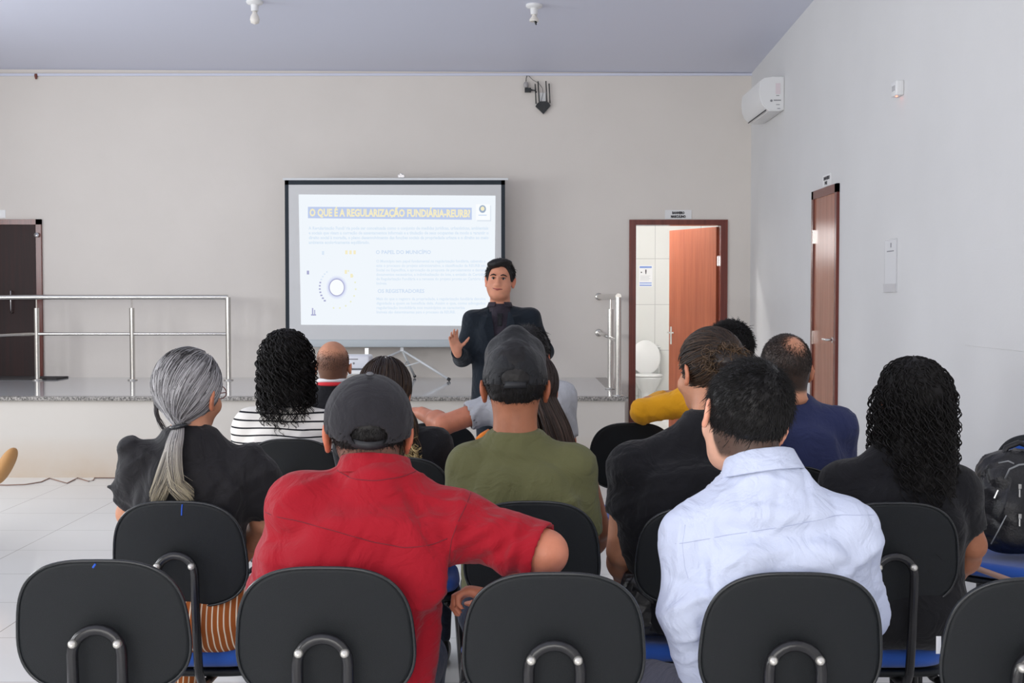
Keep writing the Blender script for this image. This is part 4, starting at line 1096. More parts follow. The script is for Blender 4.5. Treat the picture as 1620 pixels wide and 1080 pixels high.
def shaved(ztop, crown, col=s2l(92, 64, 50), nape=-.075, st=.85):
    def f(C_, q):
        x, y, z = q[:, 0], q[:, 1], q[:, 2]
        m = np.clip((z-nape)/.012, 0, 1)*np.clip((.045+.3*(z-.07)-y)/.015, 0, 1)*np.where((z < -.005), np.clip((-.002-y)/.008, 0, 1), 1)*(np.abs(x) < .079+.02*(z > .03))
        if crown is not None: m = m*np.clip((np.linalg.norm((q-np.array(crown[:3]))/np.array([1, 1.3, 1]), axis=1)-crown[3])/crown[4], 0, 1)
        else: m = m*np.clip((ztop-z)/.035, 0, 1)
        m = (m*st)[:, None]; return C_*(1-m)+np.array(col)*m
    return f
def cap(hd, e, m, m2, lo=.012, H=.0, S=1.0, peak=0, pitch=8, strapz=-.012, wide=1.0):
    """baseball cap worn with its brim to the front; back opening with strap"""
    R = hd.R@rot(0, pitch, 0); C = hd.w((0, -.010, .022)); r = np.array((.088*wide, .108, .103+H))*hd.S*S
    L = lambda p: C+(np.array(p)*hd.S*S)@R.T
    v = Vol(C-.24, C+.24, .005)
    v.ell(C, r, R, k=0, p=2.15)
    if peak: v.cone(L((0, .055, .06)), L((0, .045, .075+peak)), .05, .03, k=.06); v.cone(L((-.045, .05, .06+peak*.4)), L((.045, .05, .06+peak*.4)), .03, .03, k=.05)
    v.half(L((0, 0, -.018)), R@np.array([0, 0, -1.0]))
    v.ell(C-R@np.array([0, 0, .006]), r-.004, R, k=0, op='-')
    v.ell(L((0, -.115, strapz+.012)), np.array((.040, .04, .022))*hd.S, R, k=.004, op='-')
    def d(V, Nn):
        q = (V-C)@R; a = np.arctan2(q[:, 0], q[:, 1]); seam = np.abs(((a/(pi/3)+.5) % 1)-.5)*(pi/3)*np.linalg.norm(q[:, :2], axis=1)
        return -.0012*np.exp(-(seam/.004)**2)+.0012*wob(V, 38, 3)
    o = put_mesh('cap_crown', v, m, e, 1, disp=d)
    MB().lathe([(.0, .004), (.006, .003), (.0085, 0), (.008, -.003)], n=14).build('cap_button', m2, o, True, M=Matrix.Translation(Vector(L((0, .01, .104+H*.95+peak*.0)))) @ Matrix(R.tolist()).to_4x4())
    # strap
    pts = [L((.052*sin(a)*1.0, -.012-.1*cos(a), strapz-.004)) for a in np.linspace(-.85, .85, 13)]
    n = len(pts); V = []
    for p_ in pts:
        out = (p_-C)-R[:, 2]*((p_-C)@R[:, 2]); out /= np.linalg.norm(out)
        for (dr, dz) in ((.001, -.009), (.003, -.009), (.003, .009), (.001, .009)): V.append(p_+out*dr+R[:, 2]*dz)
    Q = [(i*4+k, i*4+(k+1) % 4, (i+1)*4+(k+1) % 4, (i+1)*4+k) for i in range(n-1) for k in range(4)]
    link('cap_strap', mesh_np('cap_strap', np.array(V), [np.array(Q), np.array([(3, 2, 1, 0)]), np.array([(n*4-4, n*4-3, n*4-2, n*4-1)])]), M_strap, o)
    # brim
    V = []; nn = 17
    for i in range(nn):
        a = radians(-62+124*i/(nn-1))
        for rr in np.linspace(0, 1, 6):
            for dz in (0, -.003):
                bx = (.085+.012*rr)*sin(a); by = .082*cos(a)+rr*.075*max(cos(a*1.25), .05)+.01
                V.append(L((bx, by, -.012-.9*bx*bx*3-rr*.012+dz)))
    V = np.array(V); Q = []
    g = lambda i, j, k: i*12+j*2+k
    for i in range(nn-1):
        for j in range(5):
            Q.append((g(i, j, 0), g(i+1, j, 0), g(i+1, j+1, 0), g(i, j+1, 0))); Q.append((g(i, j, 1), g(i, j+1, 1), g(i+1, j+1, 1), g(i+1, j, 1)))
        Q.append((g(i, 5, 0), g(i+1, 5, 0), g(i+1, 5, 1), g(i, 5, 1)))
    link('cap_brim', mesh_np('cap_brim', V, np.array(Q)), m, o)
    return o

M_capA = cloth('charcoal_cap_cloth', s2l(40, 39, 43)); M_capB = cloth('black_cap_cloth', s2l(27, 28, 31), .6)
M_capb = mat('cap_button', s2l(96, 96, 100), .6); M_strap = mat('cap_strap', s2l(26, 27, 31), .6)

# ---- man in the red shirt
RED = cloth('red_cotton', s2l(154, 16, 33), .8); REDS = mat('red_seam', s2l(112, 20, 34), .8)  # seam red is darker, standing in for shade in the crease
fR = [(590, 800, 800, 830, .02, .004), (470, 770, 520, 755, .012, .006), (640, 760, 700, 860, .012, -.006), (735, 770, 690, 960, .013, .007), (715, 850, 660, 1040, .012, -.006),
      (760, 880, 860, 800, .010, -.006), (780, 850, 800, 915, .012, .006), (820, 810, 800, 900, .01, .006), (725, 850, 800, 810, .012, .006), (700, 900, 690, 1060, .016, .008), (430, 850, 460, 1000, .02, .005),
      (600, 930, 670, 1060, .015, -.005), (745, 905, 830, 905, .01, -.005), (500, 790, 560, 860, .02, -.003)]
e, hd, I = person('man seated in a dark red shirt and charcoal cap, elbow hooked over the next chair', 2.76, (582, 684, .08, 1.07, 8, 4, 2), (592, 752, .02), ((478, 800, 0), (722, 828, 0)),
    [(568, 800, 128), (560, 850, 146), (552, 920, 143), (552, 1000, 142), (552, 1100, 138)], S_red, RED, ((432, 935, .10), (470, 1010, .32)), ((862, 874, -.07), (800, 950, .06)),
    sleeves=('long', .99), h=.0062, fold=fR, cr=.0048, sr=.066, neck_r=.060, pants=(DEN, 'trousers'), shirt_name='shirt', ry=.125, wr=.0022, wf=20,
    hands={1: dict(f=(-.95, .2, .22), p=(.1, -.3, -1), side=-1, curl=(1.1, 1.2, 1.3, 1.3), thumb=.5)}, arm_r=(.056, .050, .043, .03), sl_r=(1.15, 1.22), crew=.0, colx=shaved(.2, None, s2l(70, 56, 50), -.105, .8))
cap(hd, e, M_capA, M_capb, pitch=6, wide=1.06)
short_hair(hd, H_black, e, n=3600, ln=.010, lift=.003, nape=-.100, seed=5, keep=lambda P: hairline(P, -.098) & (P[:, 2] < .03), rad=.0006, shell_t=.004)
collar(e, I['NB']+np.array([0, .006, 0]), .074, .072, float(I['NB'][2]+.002), float(I['NB'][2]+.042), RED, tilt=-12, yaw=6, flare=.017, roll=3)
seams('yoke_seam', [(425, 806), (480, 812), (545, 824), (600, 840), (645, 848), (690, 846), (714, 838)], 2.76, I['shirt'], .0011, REDS, e)
seams('shoulder_seam', [(748, 772), (740, 790), (728, 812), (718, 840), (712, 880), (708, 930)], 2.76, I['shirt'], .0011, REDS, e)
seams('collar_seam', [(536, 742), (560, 750), (600, 752), (640, 748), (664, 742)], 2.76, I['shirt'], .0012, REDS, e)
settle(e, I)

# ---- man in the pale blue shirt
PALE = cloth('pale_blue_cotton', s2l(200, 208, 230), .75, .03); PALES = mat('shirt_seam', s2l(172, 180, 208), .8)
fP = [(1150, 800, 1230, 760, .014, .003), (1290, 780, 1350, 860, .02, -.003), (1385, 850, 1300, 905, .013, .006), (1375, 880, 1392, 950, .010, -.006), (1345, 880, 1280, 850, .014, .004),
      (1095, 850, 1110, 940, .012, -.006), (1110, 925, 1160, 900, .012, .006), (1060, 950, 1105, 925, .010, .006), (1100, 960, 1120, 1040, .012, -.006), (1065, 1000, 1110, 985, .009, .005),
      (1080, 1040, 1112, 1015, .008, .006), (1120, 900, 1130, 1000, .013, .006), (1180, 860, 1330, 835, .016, .003), (1200, 900, 1340, 880, .012, -.003), (1060, 905, 1110, 915, .01, -.004)]
e, hd, I = person('man seated in a pale blue long sleeved shirt with short black hair', 2.69, (1177, 662, .06, 1.02, 9, -4, 17), (1206, 752, .02), ((1096, 852, 0), (1338, 842, 0)),
    [(1216, 810, 126), (1222, 860, 148), (1222, 930, 142), (1222, 1000, 132), (1226, 1100, 128)], S_light, PALE, ((1086, 968, -.03), (1110, 1072, .05)), ((1362, 965, .06), (1330, 1030, .30)),
    sleeves=(('fore', .92), 'long'), h=.0062, fold=fP, cr=.0042, sr=.064, neck_r=.056, pants=(GREYP, 'trousers'), shirt_name='shirt', ry=.12, wr=.002, wf=19, arm_r=(.05, .045, .040, .028), sl_r=(1.22, 1.2), crew=.0, colx=shaved(.2, None, s2l(40, 34, 32), -.098, .9),
    legpts=[(W(1190, 1130, 2.76), W(1030, 1085, 3.14), np.array([.36, 3.05, .09])), (W(1280, 1110, 2.72), W(1330, 1075, 3.12), np.array([.80, 3.08, .09]))])
short_hair(hd, H_black, e, n=12000, ln=.018, lift=.0018, nape=-.100, front=.055, seed=9, rad=.0007, shell_t=.010, off=.012)
collar(e, I['NB']+np.array([0, .004, .0]), .072, .070, float(I['NB'][2]+.004), float(I['NB'][2]+.050), PALE, tilt=-12, yaw=-10, flare=.020, roll=-9)
seams('yoke_seam', [(1062, 850), (1090, 845), (1140, 835), (1200, 824), (1260, 814), (1320, 806), (1360, 808), (1388, 812)], 2.69, I['shirt'], .0007, PALES, e)
seams('armhole_seam', [(1078, 822), (1072, 850), (1076, 885), (1082, 905)], 2.69, I['shirt'], .0004, PALES, e)
settle(e, I)

# ---- woman with the grey ponytail
BLKB = cloth('black_blouse', s2l(28, 27, 30), .7)
def puff(v):
    for (u, q) in ((205, 706), (398, 716)):
        v.ell(W(u, q, 3.56), (.030, .045, .030), k=.02)
    v.cone(W(212, 745, 3.56), W(208, 800, 3.60), .040, .044, k=.03, flat=True)
    v.cone(W(196, 768, 3.56), W(171, 770, 3.57), .026, .009, k=.014); v.cone(W(190, 776, 3.56), W(183, 792, 3.57), .016, .012, k=.014)
    v.cone(W(415, 750, 3.56), W(432, 808, 3.60), .05, .062, k=.03, flat=True)
def stripes(name, c1, c2, period, width, axis, wav=0, ws=5):
    m = mat(name, c1, .85, spec=.2); nt = m.node_tree; b = nt.nodes['Principled BSDF']
    tc = N(nt, 'ShaderNodeTexCoord'); sp = N(nt, 'ShaderNodeSeparateXYZ'); nt.links.new(tc.outputs['Object'], sp.inputs[0])
    nz = N(nt, 'ShaderNodeTexNoise', i_Scale=float(ws), i_Detail=1.0); nt.links.new(tc.outputs['Object'], nz.inputs['Vector'])
    a = N(nt, 'ShaderNodeMath', operation='MULTIPLY_ADD'); a.inputs[1].default_value = wav; nt.links.new(nz.outputs[0], a.inputs[0]); nt.links.new(sp.outputs[axis], a.inputs[2])
    d = N(nt, 'ShaderNodeMath', operation='DIVIDE'); d.inputs[1].default_value = period; nt.links.new(a.outputs[0], d.inputs[0])
    f = N(nt, 'ShaderNodeMath', operation='FRACT'); nt.links.new(d.outputs[0], f.inputs[0])
    l = N(nt, 'ShaderNodeMath', operation='LESS_THAN'); l.inputs[1].default_value = width/period; nt.links.new(f.outputs[0], l.inputs[0])
    mx = N(nt, 'ShaderNodeMix', data_type='RGBA'); mx.inputs[6].default_value = (*c1, 1); mx.inputs[7].default_value = (*c2, 1)
    nt.links.new(l.outputs[0], mx.inputs[0]); nt.links.new(mx.outputs[2], b.inputs['Base Color'])
    return m
STP = stripes('rust_striped_cloth', s2l(160, 88, 42), s2l(232, 214, 190), .0155, .0036, 0, .02)
e, hd, I = person('grey haired woman seated in a black blouse, hair tied in a long ponytail', 3.56, (299, 623, .02, 1.0, -20, 0, 3), (305, 690, .0), ((226, 735, 0), (386, 742, 0)),
    [(302, 735, 82), (304, 780, 92), (304, 840, 84), (305, 900, 84), (308, 950, 88)], S_tan, BLKB, ((205, 812, .04), (250, 880, .25)), ((418, 825, .04), (370, 900, .28)),
    sleeves=(.55, .7), h=.0078, sr=.052, neck_r=.047, pants=(STP, 'trousers'), shirt_name='blouse', ry=.10, wr=.003, wf=22, shirt_extra=puff, crew=-.004, arm_r=(.040, .036, .034, .024), zhip=.41,
    fold=[(245, 720, 235, 800, .015, -.004), (350, 720, 400, 800, .014, .005), (370, 740, 330, 830, .014, -.004), (215, 700, 260, 720, .01, .004)])
def gray_hair(hd, e):
    r = np.random.default_rng(4)
    o = put_mesh('hair', hd.shell(.008, -.085, .055, extra=lambda v: v.cone(hd.w((0, -.045, -.012)), W(283, 670, 3.485), .066, .014, k=.03)), mat('dark_grey_hair', s2l(84, 82, 84), .45), e)
    tie = np.array([-.030, -.098, -.075])          # in head space
    td = (tie-SK_C)/(SK_R+.01); td /= np.linalg.norm(td)
    n = 3600; d = skull_dirs(n, lambda P: ~((P[:, 1] > .055+.3*(P[:, 2]-.06)) & (P[:, 2] < .088)) & (P[:, 2] > -.062), 8)
    off = .010+r.uniform(-.003, .006, n)
    tdn = np.repeat(td[None], n, 0)+r.normal(size=(n, 3))*.03; tdn /= np.linalg.norm(tdn, axis=1, keepdims=True)
    Pth = over_skull(d, tdn, 18, off)
    Pth = hd.w(Pth); tie_w = W(283, 672, 3.475); tw = np.linspace(0, 1, 18)[None, :, None]**2.2
    Pth = Pth*(1-tw)+(tie_w+(Pth-hd.w(tdn*(SK_R+.012)+SK_C)[:, None])*.25+r.normal(size=(n, 1, 3))*.005)*tw
    band = wob(d*np.array([1, .4, .6]), 9, 3); c = np.clip(.5+.42*band+r.normal(size=n)*.25, 0, 1)[:, None]
    dark = np.array(s2l(66, 64, 66)); lite = np.array(s2l(188, 186, 188)); cols = dark*(1-c)+lite*c
    strands('hair_strands', Pth, .0011, H_v, o, cols=cols, taper=False)
    T0 = W(283, 674, 3.47)
    MB().tube([T0+np.array([.019*cos(a), -.004+.016*sin(a), .004*cos(a)]) for a in np.linspace(0, 2*pi, 17)], .0062, 8).build('hair_tie', M_rim, e, True)
    n = 700; t = np.linspace(0, 1, 22); q = r.normal(size=(n, 2)); q /= np.maximum(1, np.linalg.norm(q, axis=1, keepdims=True)/1.4)
    sel = r.choice([0, 1], n, p=[.45, .55])
    E0 = W(248, 786, 3.425); E1 = W(284, 784, 3.42)
    En = np.where(sel[:, None] == 0, E0, E1)+np.stack([q[:, 0]*.013, q[:, 1]*.010, r.normal(size=n)*.012], 1)
    M1 = W(268, 725, 3.43)+np.stack([q[:, 0]*.024, q[:, 1]*.014, np.zeros(n)], 1)
    S0 = T0+np.stack([q[:, 0]*.010, q[:, 1]*.009, np.zeros(n)], 1)
    tt = t[None, :, None]; P_ = S0[:, None]*(1-tt)**2+2*M1[:, None]*tt*(1-tt)+En[:, None]*tt**2
    sw = np.where(sel == 0, -1, 1)[:, None]*.010*np.sin(t*3.1)[None]; P_[:, :, 0] += sw*-.4
    P_[:, -4:, 0] += (np.linspace(0, .022, 4)**1.0)[None]*np.where(sel == 1, 1, -.1)[:, None]
    c = np.clip(.55+.3*r.normal(size=n), 0, 1)[:, None]; gold = np.array(s2l(196, 180, 138))
    c0 = (dark*(1-c)+lite*c)[:, None, :]*(1-tt*.8)+(dark*(1-c)*1.3+gold*c)[:, None, :]*(tt*.8)
    strands('ponytail', P_, .0011, H_v, e, cols=c0, taper=True)
    # loose lock on the left
    n = 40; a = W(250, 632, 3.60); b_ = W(262, 680, 3.64)
    S_ = a+r.normal(size=(n, 3))*.006; E_ = b_+r.normal(size=(n, 3))*.005; Mi = W(241, 655, 3.60)+r.normal(size=(n, 3))*.005
    P_ = S_[:, None]*(1-tt)**2+2*Mi[:, None]*tt*(1-tt)+E_[:, None]*tt**2
    strands('loose_lock', P_, .0011, H_v, e, cols=np.repeat(dark[None]*1.6, n, 0))
gray_hair(hd, e)
def glasses(hd, e, m):
    b = MB()
    for q in (-1, 1):
        b.tube([hd.w((q*.033+.024*cos(a), .105-.003*abs(cos(a)), .0+.019*sin(a))) for a in np.linspace(0, 2*pi, 21)], .0016, 6)
        b.tube([hd.w((q*.057, .103, .006)), hd.w((q*.078, .07, .006)), hd.w((q*.083, .0, .006)), hd.w((q*.083, -.012, -.004))], .0016, 6)
    b.tube([hd.w((-.010, .108, .004)), hd.w((.010, .108, .004))], .0016, 6)
    return b.build('glasses', m, e, True)
glasses(hd, e, mat('brown_glasses', s2l(120, 70, 60), .3))
settle(e, I)

# ---- man in the olive t-shirt
OLV = cloth('olive_cotton', s2l(98, 98, 66), .9)
e, hd, I = person('man seated in an olive green t-shirt and black peaked cap', 3.56, (815, 612, .02, 1.06, 0, 0, 0), (815, 694, .0), ((745, 738, 0), (905, 740, 0)),
    [(822, 735, 92), (826, 780, 108), (828, 840, 104), (828, 900, 98), (828, 960, 96)], S_brown, OLV, ((722, 842, .04), (760, 900, .25)), ((925, 850, .04), (890, 900, .28)),
    sleeves=(.9, .95), h=.0078, sr=.060, neck_r=.060, pants=(DEN, 'trousers'), ry=.115, wr=.0014, wf=14, neckhole=.006,
    fold=[(900, 780, 935, 850, .012, .006), (860, 800, 915, 780, .012, .004), (890, 820, 905, 900, .012, -.005), (740, 790, 800, 800, .02, .003)])
cap(hd, e, M_capB, M_strap, pitch=-4, peak=.045, S=.985, H=.0)
short_hair(hd, H_black, e, n=3200, ln=.012, lift=.003, nape=-.105, seed=6, keep=lambda P: hairline(P, -.105) & (P[:, 2] < .03), rad=.0006, shell_t=.007, off=.007)
settle(e, I)

# ---- bun haired woman in black
BLK = cloth('black_cotton', s2l(21, 21, 25), .85)
e, hd, I = person('woman seated in a black t-shirt with brown curls pinned up in a bun', 3.69, (1122, 589, .08, 1.02, 26, -6, 4), (1122, 668, .03), ((1000, 738, 0), (1208, 740, 0)),
    [(1100, 735, 118), (1102, 790, 134), (1104, 860, 128), (1110, 930, 104), (1114, 990, 100)], S_tan, BLK, ((984, 872, .02), (988, 930, .20)), None,
    sleeves=(.52, .8), h=.0078, sr=.062, neck_r=.052, pants=(BLKP, 'trousers'), ry=.125, wr=.002, wf=15, neckhole=.012, arm_r=(.052, .046, .040, .028), sl_r=(1.1, 1.15))
def bun_hair(hd, e):
    r = np.random.default_rng(14)
    o = put_mesh('hair', hd.shell(.008, -.080, .058), H_dark, e)
    td = np.array([.10, -.93, .30]); td /= np.linalg.norm(td)
    n = 3000; d = skull_dirs(n, lambda P: ~((P[:, 1] > .058+.3*(P[:, 2]-.06)) & (P[:, 2] < .088)) & (P[:, 2] > -.075), 8)
    tdn = np.repeat(td[None], n, 0)+r.normal(size=(n, 3))*.10; tdn /= np.linalg.norm(tdn, axis=1, keepdims=True)
    Pth = hd.w(over_skull(d, tdn, 14, .008+r.uniform(-.002, .007, n)))
    c = np.clip(.25+.3*wob(d, 8, 2)+r.normal(size=n)*.22, 0, 1)[:, None]; cols = np.array(s2l(30, 24, 22))*(1-c)+np.array(s2l(96, 72, 52))*c
    strands('hair_strands', Pth, .001, H_v, o, cols=cols, taper=False)
    B = W(1150, 570, 3.655)
    v = Vol(B-.1, B+.1, .005); v.ell(B, (.046, .04, .036), k=0); put_mesh('bun', v, H_dark, e, disp=lambda V, Nn: .004*wob(V, 90, 2))
    n = 1100; st_ = 26; t = np.linspace(0, 1, st_)
    c0 = B+r.normal(size=(n, 3))*np.array([.024, .014, .015]); ax = r.normal(size=(n, 3)); ax /= np.linalg.norm(ax, axis=1, keepdims=True)
    u = np.cross(ax, r.normal(size=(n, 3))); u /= np.linalg.norm(u, axis=1, keepdims=True); w2 = np.cross(ax, u); R_ = r.uniform(.005, .015, n)[:, None, None]
    a = r.uniform(0, 6.3, n)[:, None]+t[None]*r.uniform(3, 9, n)[:, None]
    P_ = c0[:, None]+R_*(u[:, None]*np.cos(a)[..., None]+w2[:, None]*np.sin(a)[..., None])+ax[:, None]*(t[None, :, None]-.5)*.02
    c = np.clip(.45+r.normal(size=n)*.3, 0, 1)[:, None]
    strands('bun_curls', P_, .0011, H_v, e, cols=np.array(s2l(34, 26, 22))*(1-c)+np.array(s2l(116, 90, 64))*c)
    # wisps at the back of the head
    n = 900; d = skull_dirs(n, lambda P: (P[:, 1] < -.02) & (P[:, 2] > -.05) & (P[:, 0] > -.03), 21); p0 = hd.w(d*(SK_R+.012)+SK_C)
    u = r.normal(size=(n, 3)); u -= d@hd.R.T*np.sum(u*(d@hd.R.T), 1, keepdims=True); u /= np.linalg.norm(u, axis=1, keepdims=True); w2 = np.cross(d@hd.R.T, u)
    a = t[None]*r.uniform(2, 6, n)[:, None]; R_ = r.uniform(.006, .016, n)[:, None, None]
    P_ = p0[:, None]+R_*(u[:, None]*np.cos(a)[..., None]+w2[:, None]*np.sin(a)[..., None])+u[:, None]*t[None, :, None]*.015
    c = np.clip(.35+r.normal(size=n)*.3, 0, 1)[:, None]
    strands('curly_wisps', P_, .0008, H_v, e, cols=np.array(s2l(34, 27, 24))*(1-c)+np.array(s2l(104, 82, 60))*c)
bun_hair(hd, e)
settle(e, I)

# ---- curly haired woman at the right
e, hd, I = person('woman seated in a black top with long black ringlets at the right', 3.56, (1442, 642, .02, 1.06, 8, 0, 0), (1424, 715, 0), ((1336, 768, 0), (1512, 776, 0)),
    [(1424, 770, 96), (1424, 820, 104), (1424, 880, 98), (1425, 940, 98), (1426, 990, 102)], S_brown, BLK, ((1322, 880, .04), (1360, 930, .25)), ((1538, 862, .02), (1500, 930, .22)),
    sleeves=(.8, .72), h=.0078, sr=.062, neck_r=.048, pants=(BLKP, 'trousers'), ry=.115, wr=.002, wf=15, shirt_name='blouse', arm_r=(.044, .040, .036, .025), sl_r=(1.3, 1.32))
v = hd.shell(.014, -.10, .06, extra=None)
o = put_mesh('hair', v, H_curl, e, disp=lambda V, Nn: .004*wob(V, 70, 2))
v = Vol(hd.H-np.array([.17, .17, .36]), hd.H+np.array([.17, .17, .1]), .008); v.loft([tuple(hd.w((0, -.06, .02)))+(.080, .045), tuple(hd.w((0, -.075, -.10)))+(.092, .05), tuple(hd.w((.005, -.085, -.24)))+(.080, .04), tuple(hd.w((.015, -.085, -.30)))+(.04, .025)], p=2, k=0)
put_mesh('hair_mass', v, H_curl, o, disp=lambda V, Nn: .008*wob(V, 60, 12))
curls(hd, H_curl, o, 950, .41, .142, 31, rad=.0017, hr=.0075, pitch=.045, top=.012, steps=84, egg=.62)
settle(e, I)

# ---- woman in the striped blouse
STB = stripes('white_blouse_black_stripes', s2l(232, 228, 222), s2l(28, 28, 34), .030, .0062, 2, .045, 3)
e, hd, I = person('woman seated in a white blouse with thin black stripes and black curls', 5.08, (453, 572, .02, 1.0, 5, 0, 0), (452, 640, 0), ((396, 676, 0), (506, 676, 0)),
    [(452, 670, 58), (452, 700, 66), (452, 750, 62), (452, 800, 62), (452, 830, 64)], S_brown, STB, ((382, 740, .03), (400, 790, .25)), None,
    sleeves=('long', 'long'), h=.009, sr=.064, pants=(DEN, 'trousers'), shirt_name='blouse', ry=.12, wr=.003, wf=17, sl_r=(1.3, 1.2))
o = put_mesh('hair', hd.shell(.014, -.10, .06), H_curl, e, disp=lambda V, Nn: .004*wob(V, 70, 2))
v = Vol(hd.H-np.array([.17, .17, .28]), hd.H+np.array([.17, .17, .1]), .008); v.loft([tuple(hd.w((0, -.06, .02)))+(.095, .045), tuple(hd.w((0, -.07, -.08)))+(.092, .05), tuple(hd.w((.02, -.085, -.17)))+(.05, .04)], p=2, k=0)
put_mesh('hair_mass', v, H_curl, o, disp=lambda V, Nn: .010*wob(V, 60, 12))
curls(hd, H_curl, o, 560,   .31, .172, 37, rad=.0025, hr=.011, pitch=.058, top=.014, steps=64, egg=.60)
settle(e, I)

# ---- balding man with the red and white collar
e, hd, I = person('balding man seated in a black shirt with a white and red collar', 5.98, (527, 579, .0, .99, 0, 0, 0), (527, 612, 0), ((478, 640, 0), (576, 640, 0)),
    [(527, 640, 52), (527, 670, 58), (527, 710, 54), (527, 770, 54)], S_tan, BLK, None, None, h=.010, sr=.058, pants=(DEN, 'trousers'), shirt_name='polo_shirt', colx=shaved(.075, None))
H_stub = mat('brown_stubble', s2l(84, 58, 46), .8)
short_hair(hd, H_stub, e, n=2600, ln=.005, lift=.001, nape=-.08, seed=15, rad=.0006, shell=False, off=.003, keep=lambda P: hairline(P, -.082) & (rng.uniform(size=len(P)) < np.clip((.085-P[:, 2])/.06, 0, 1)))
for (z, r_, m) in ((.030, .001, mat('white_collar_band', s2l(225, 225, 228), .8)), (.012, .004, mat('red_collar_band', s2l(205, 40, 50), .8))):
    c_ = I['NB']; b = MB(); b.tube([(c_[0]+(.062+r_)*cos(a)*1.05, c_[1]+(.062+r_)*sin(a), c_[2]+z-.006*sin(a)) for a in np.linspace(-pi-.9, .9, 30)], .010, 8)
    b.build('collar_band', m, e, True)
settle(e, I)

# ---- woman in black with highlighted hair behind the red shirt
e, hd, I = person('woman seated in black with highlighted wavy hair, behind the charcoal cap', 4.42, (610, 624, .02, 1.0, -6, 0, 0), (618, 680, 0), ((560, 712, 0), (686, 706, 0)),
    [(625, 705, 66), (625, 745, 76), (625, 800, 72), (625, 850, 70), (625, 890, 72)], S_tan, BLK, None, None, h=.009, sr=.060, pants=(DEN, 'trousers'), shirt_name='blouse', sleeves=(.8, .8))
def wavy(hd, e, side, n, length, cols0, cols1, seed, out=.115, end=None, rad=.0018, wave=.006, curl=0, part=0.0, ym=-.03):
    """straight or wavy long hair: parted on top, over the head and down the back"""
    r = np.random.default_rng(seed)
    o = put_mesh('hair', hd.shell(.010, -.09, .055), mat('long_hair_base_%d' % seed, tuple(cols0), .45), e)
    d = skull_dirs(n, lambda P: ~((P[:, 1] > .05) & (P[:, 2] < .09)) & (P[:, 2] > -.02), seed)
    m = 36; t = np.linspace(0, 1, m); P0 = d*(SK_R+.006)+SK_C
    dn = d.copy(); dn[:, 2] = -.55; dn[:, 1] = np.minimum(dn[:, 1], .05)*1.0-.25; dn[:, 0] = dn[:, 0]*1.0
    dn /= np.linalg.norm(dn, axis=1, keepdims=True)
    A = over_skull(d, dn, 14, .010+r.uniform(-.002, .008, n))
    L = length*r.uniform(.8, 1.05, n); tt = np.linspace(0, 1, m-13)[1:][None, :, None]
    last = A[:, -1]; tgt = last+np.stack([side*.02+.12*last[:, 0], np.full(n, ym)+r.normal(size=n)*.008, -L], 1)
    Bp = last[:, None]*(1-tt)+tgt[:, None]*tt; Bp[:, :, 0] += (.010*np.sin(tt*3.14)*np.sign(last[:, 0])[:, None, None])[:, :, 0]
    P_ = np.concatenate([A, Bp], 1); s_ = np.linspace(0, 1, P_.shape[1])
    ph = r.uniform(0, 6, n)[:, None]*.25+d[:, :1]*6
    P_[:, :, 0] += wave*np.sin(s_[None]*(14 if not curl else 26)+ph)*np.clip(s_*2-.3, 0, 1)[None]; P_[:, :, 1] += wave*np.cos(s_[None]*(14 if not curl else 26)+ph)*np.clip(s_*2-.3, 0, 1)[None]
    P_ = hd.w(P_)
    if end is not None: P_ = end(P_, s_)
    c = np.clip(r.normal(size=n)*.28+.2, 0, 1)[:, None, None]*np.clip(s_*1.6-.05, .15, 1)[None, :, None]
    C_ = np.array(cols0)*(1-c)+np.array(cols1)*c
    strands('hair_strands', P_, rad, H_v, o, cols=C_, taper=True)
    return o
def shiftJ(P_, s_):
    P_[:, :, 0] += (.07*np.clip(s_-.35, 0, 1)**1.2)[None]; return P_
wavy(hd, e, 1, 1500, .20, s2l(36, 26, 24), s2l(150, 118, 84), 51, wave=.007, end=shiftJ)
r_ = np.random.default_rng(3); n_ = 130; t_ = np.linspace(0, 1, 24); c_ = W(652, 730, 4.30)+r_.normal(size=(n_, 3))*np.array([.012, .01, .02]); a_ = r_.uniform(0, 6, n_)[:, None]+t_[None]*r_.uniform(4, 9, n_)[:, None]
P_ = c_[:, None]+np.stack([np.cos(a_)*.012, np.sin(a_)*.009, (.5-t_[None])*.05+np.sin(a_)*.006], 2); c2_ = np.clip(.6+.3*r_.normal(size=n_), 0, 1)[:, None]
strands('blond_curl', P_, .0016, H_v, e, cols=np.array(s2l(90, 66, 40))*(1-c2_)+np.array(s2l(214, 190, 136))*c2_)
settle(e, I)

# ---- long straight haired woman
TNK = cloth('orange_print_top', s2l(226, 128, 48), .8)
e, hd, I = person('woman seated with long straight brown hair and orange straps behind the black cap', 4.38, (842, 618, .0, .98, -4, 0, 0), (846, 690, 0), ((775, 732, 0), (915, 732, 0)),
    [(845, 730, 66), (845, 770, 74), (845, 820, 68), (845, 870, 68), (845, 900, 72)], S_brown, TNK, None, ((946, 835, .05), (930, 900, .25)), h=.009, sr=.048, sleeves=('none', 'none'), pants=(DEN, 'trousers'), shirt_name='tank_top', neck_r=.048,
    hem=None, arm_r=(.050, .044, .036, .025), shirt_extra=lambda v: (v.ell(W(915, 732, 4.38), (.075, .14, .085), k=0, op='-'), v.ell(W(775, 732, 4.38), (.040, .14, .05), k=0, op='-')))
q = MB().tube([W(757, 697, 4.25), W(764, 690, 4.26), W(774, 684, 4.28)], .014, 8).build('shoulder_strap', TNK, e, True)
def shiftK(P_, s_):
    P_[:, :, 0] += (.10*np.clip(s_-.30, 0, 1)**1.0)[None]; return P_
wavy(hd, e, 1, 2200, .30, s2l(44, 33, 30), s2l(112, 88, 76), 61, wave=.002, end=shiftK)
settle(e, I)

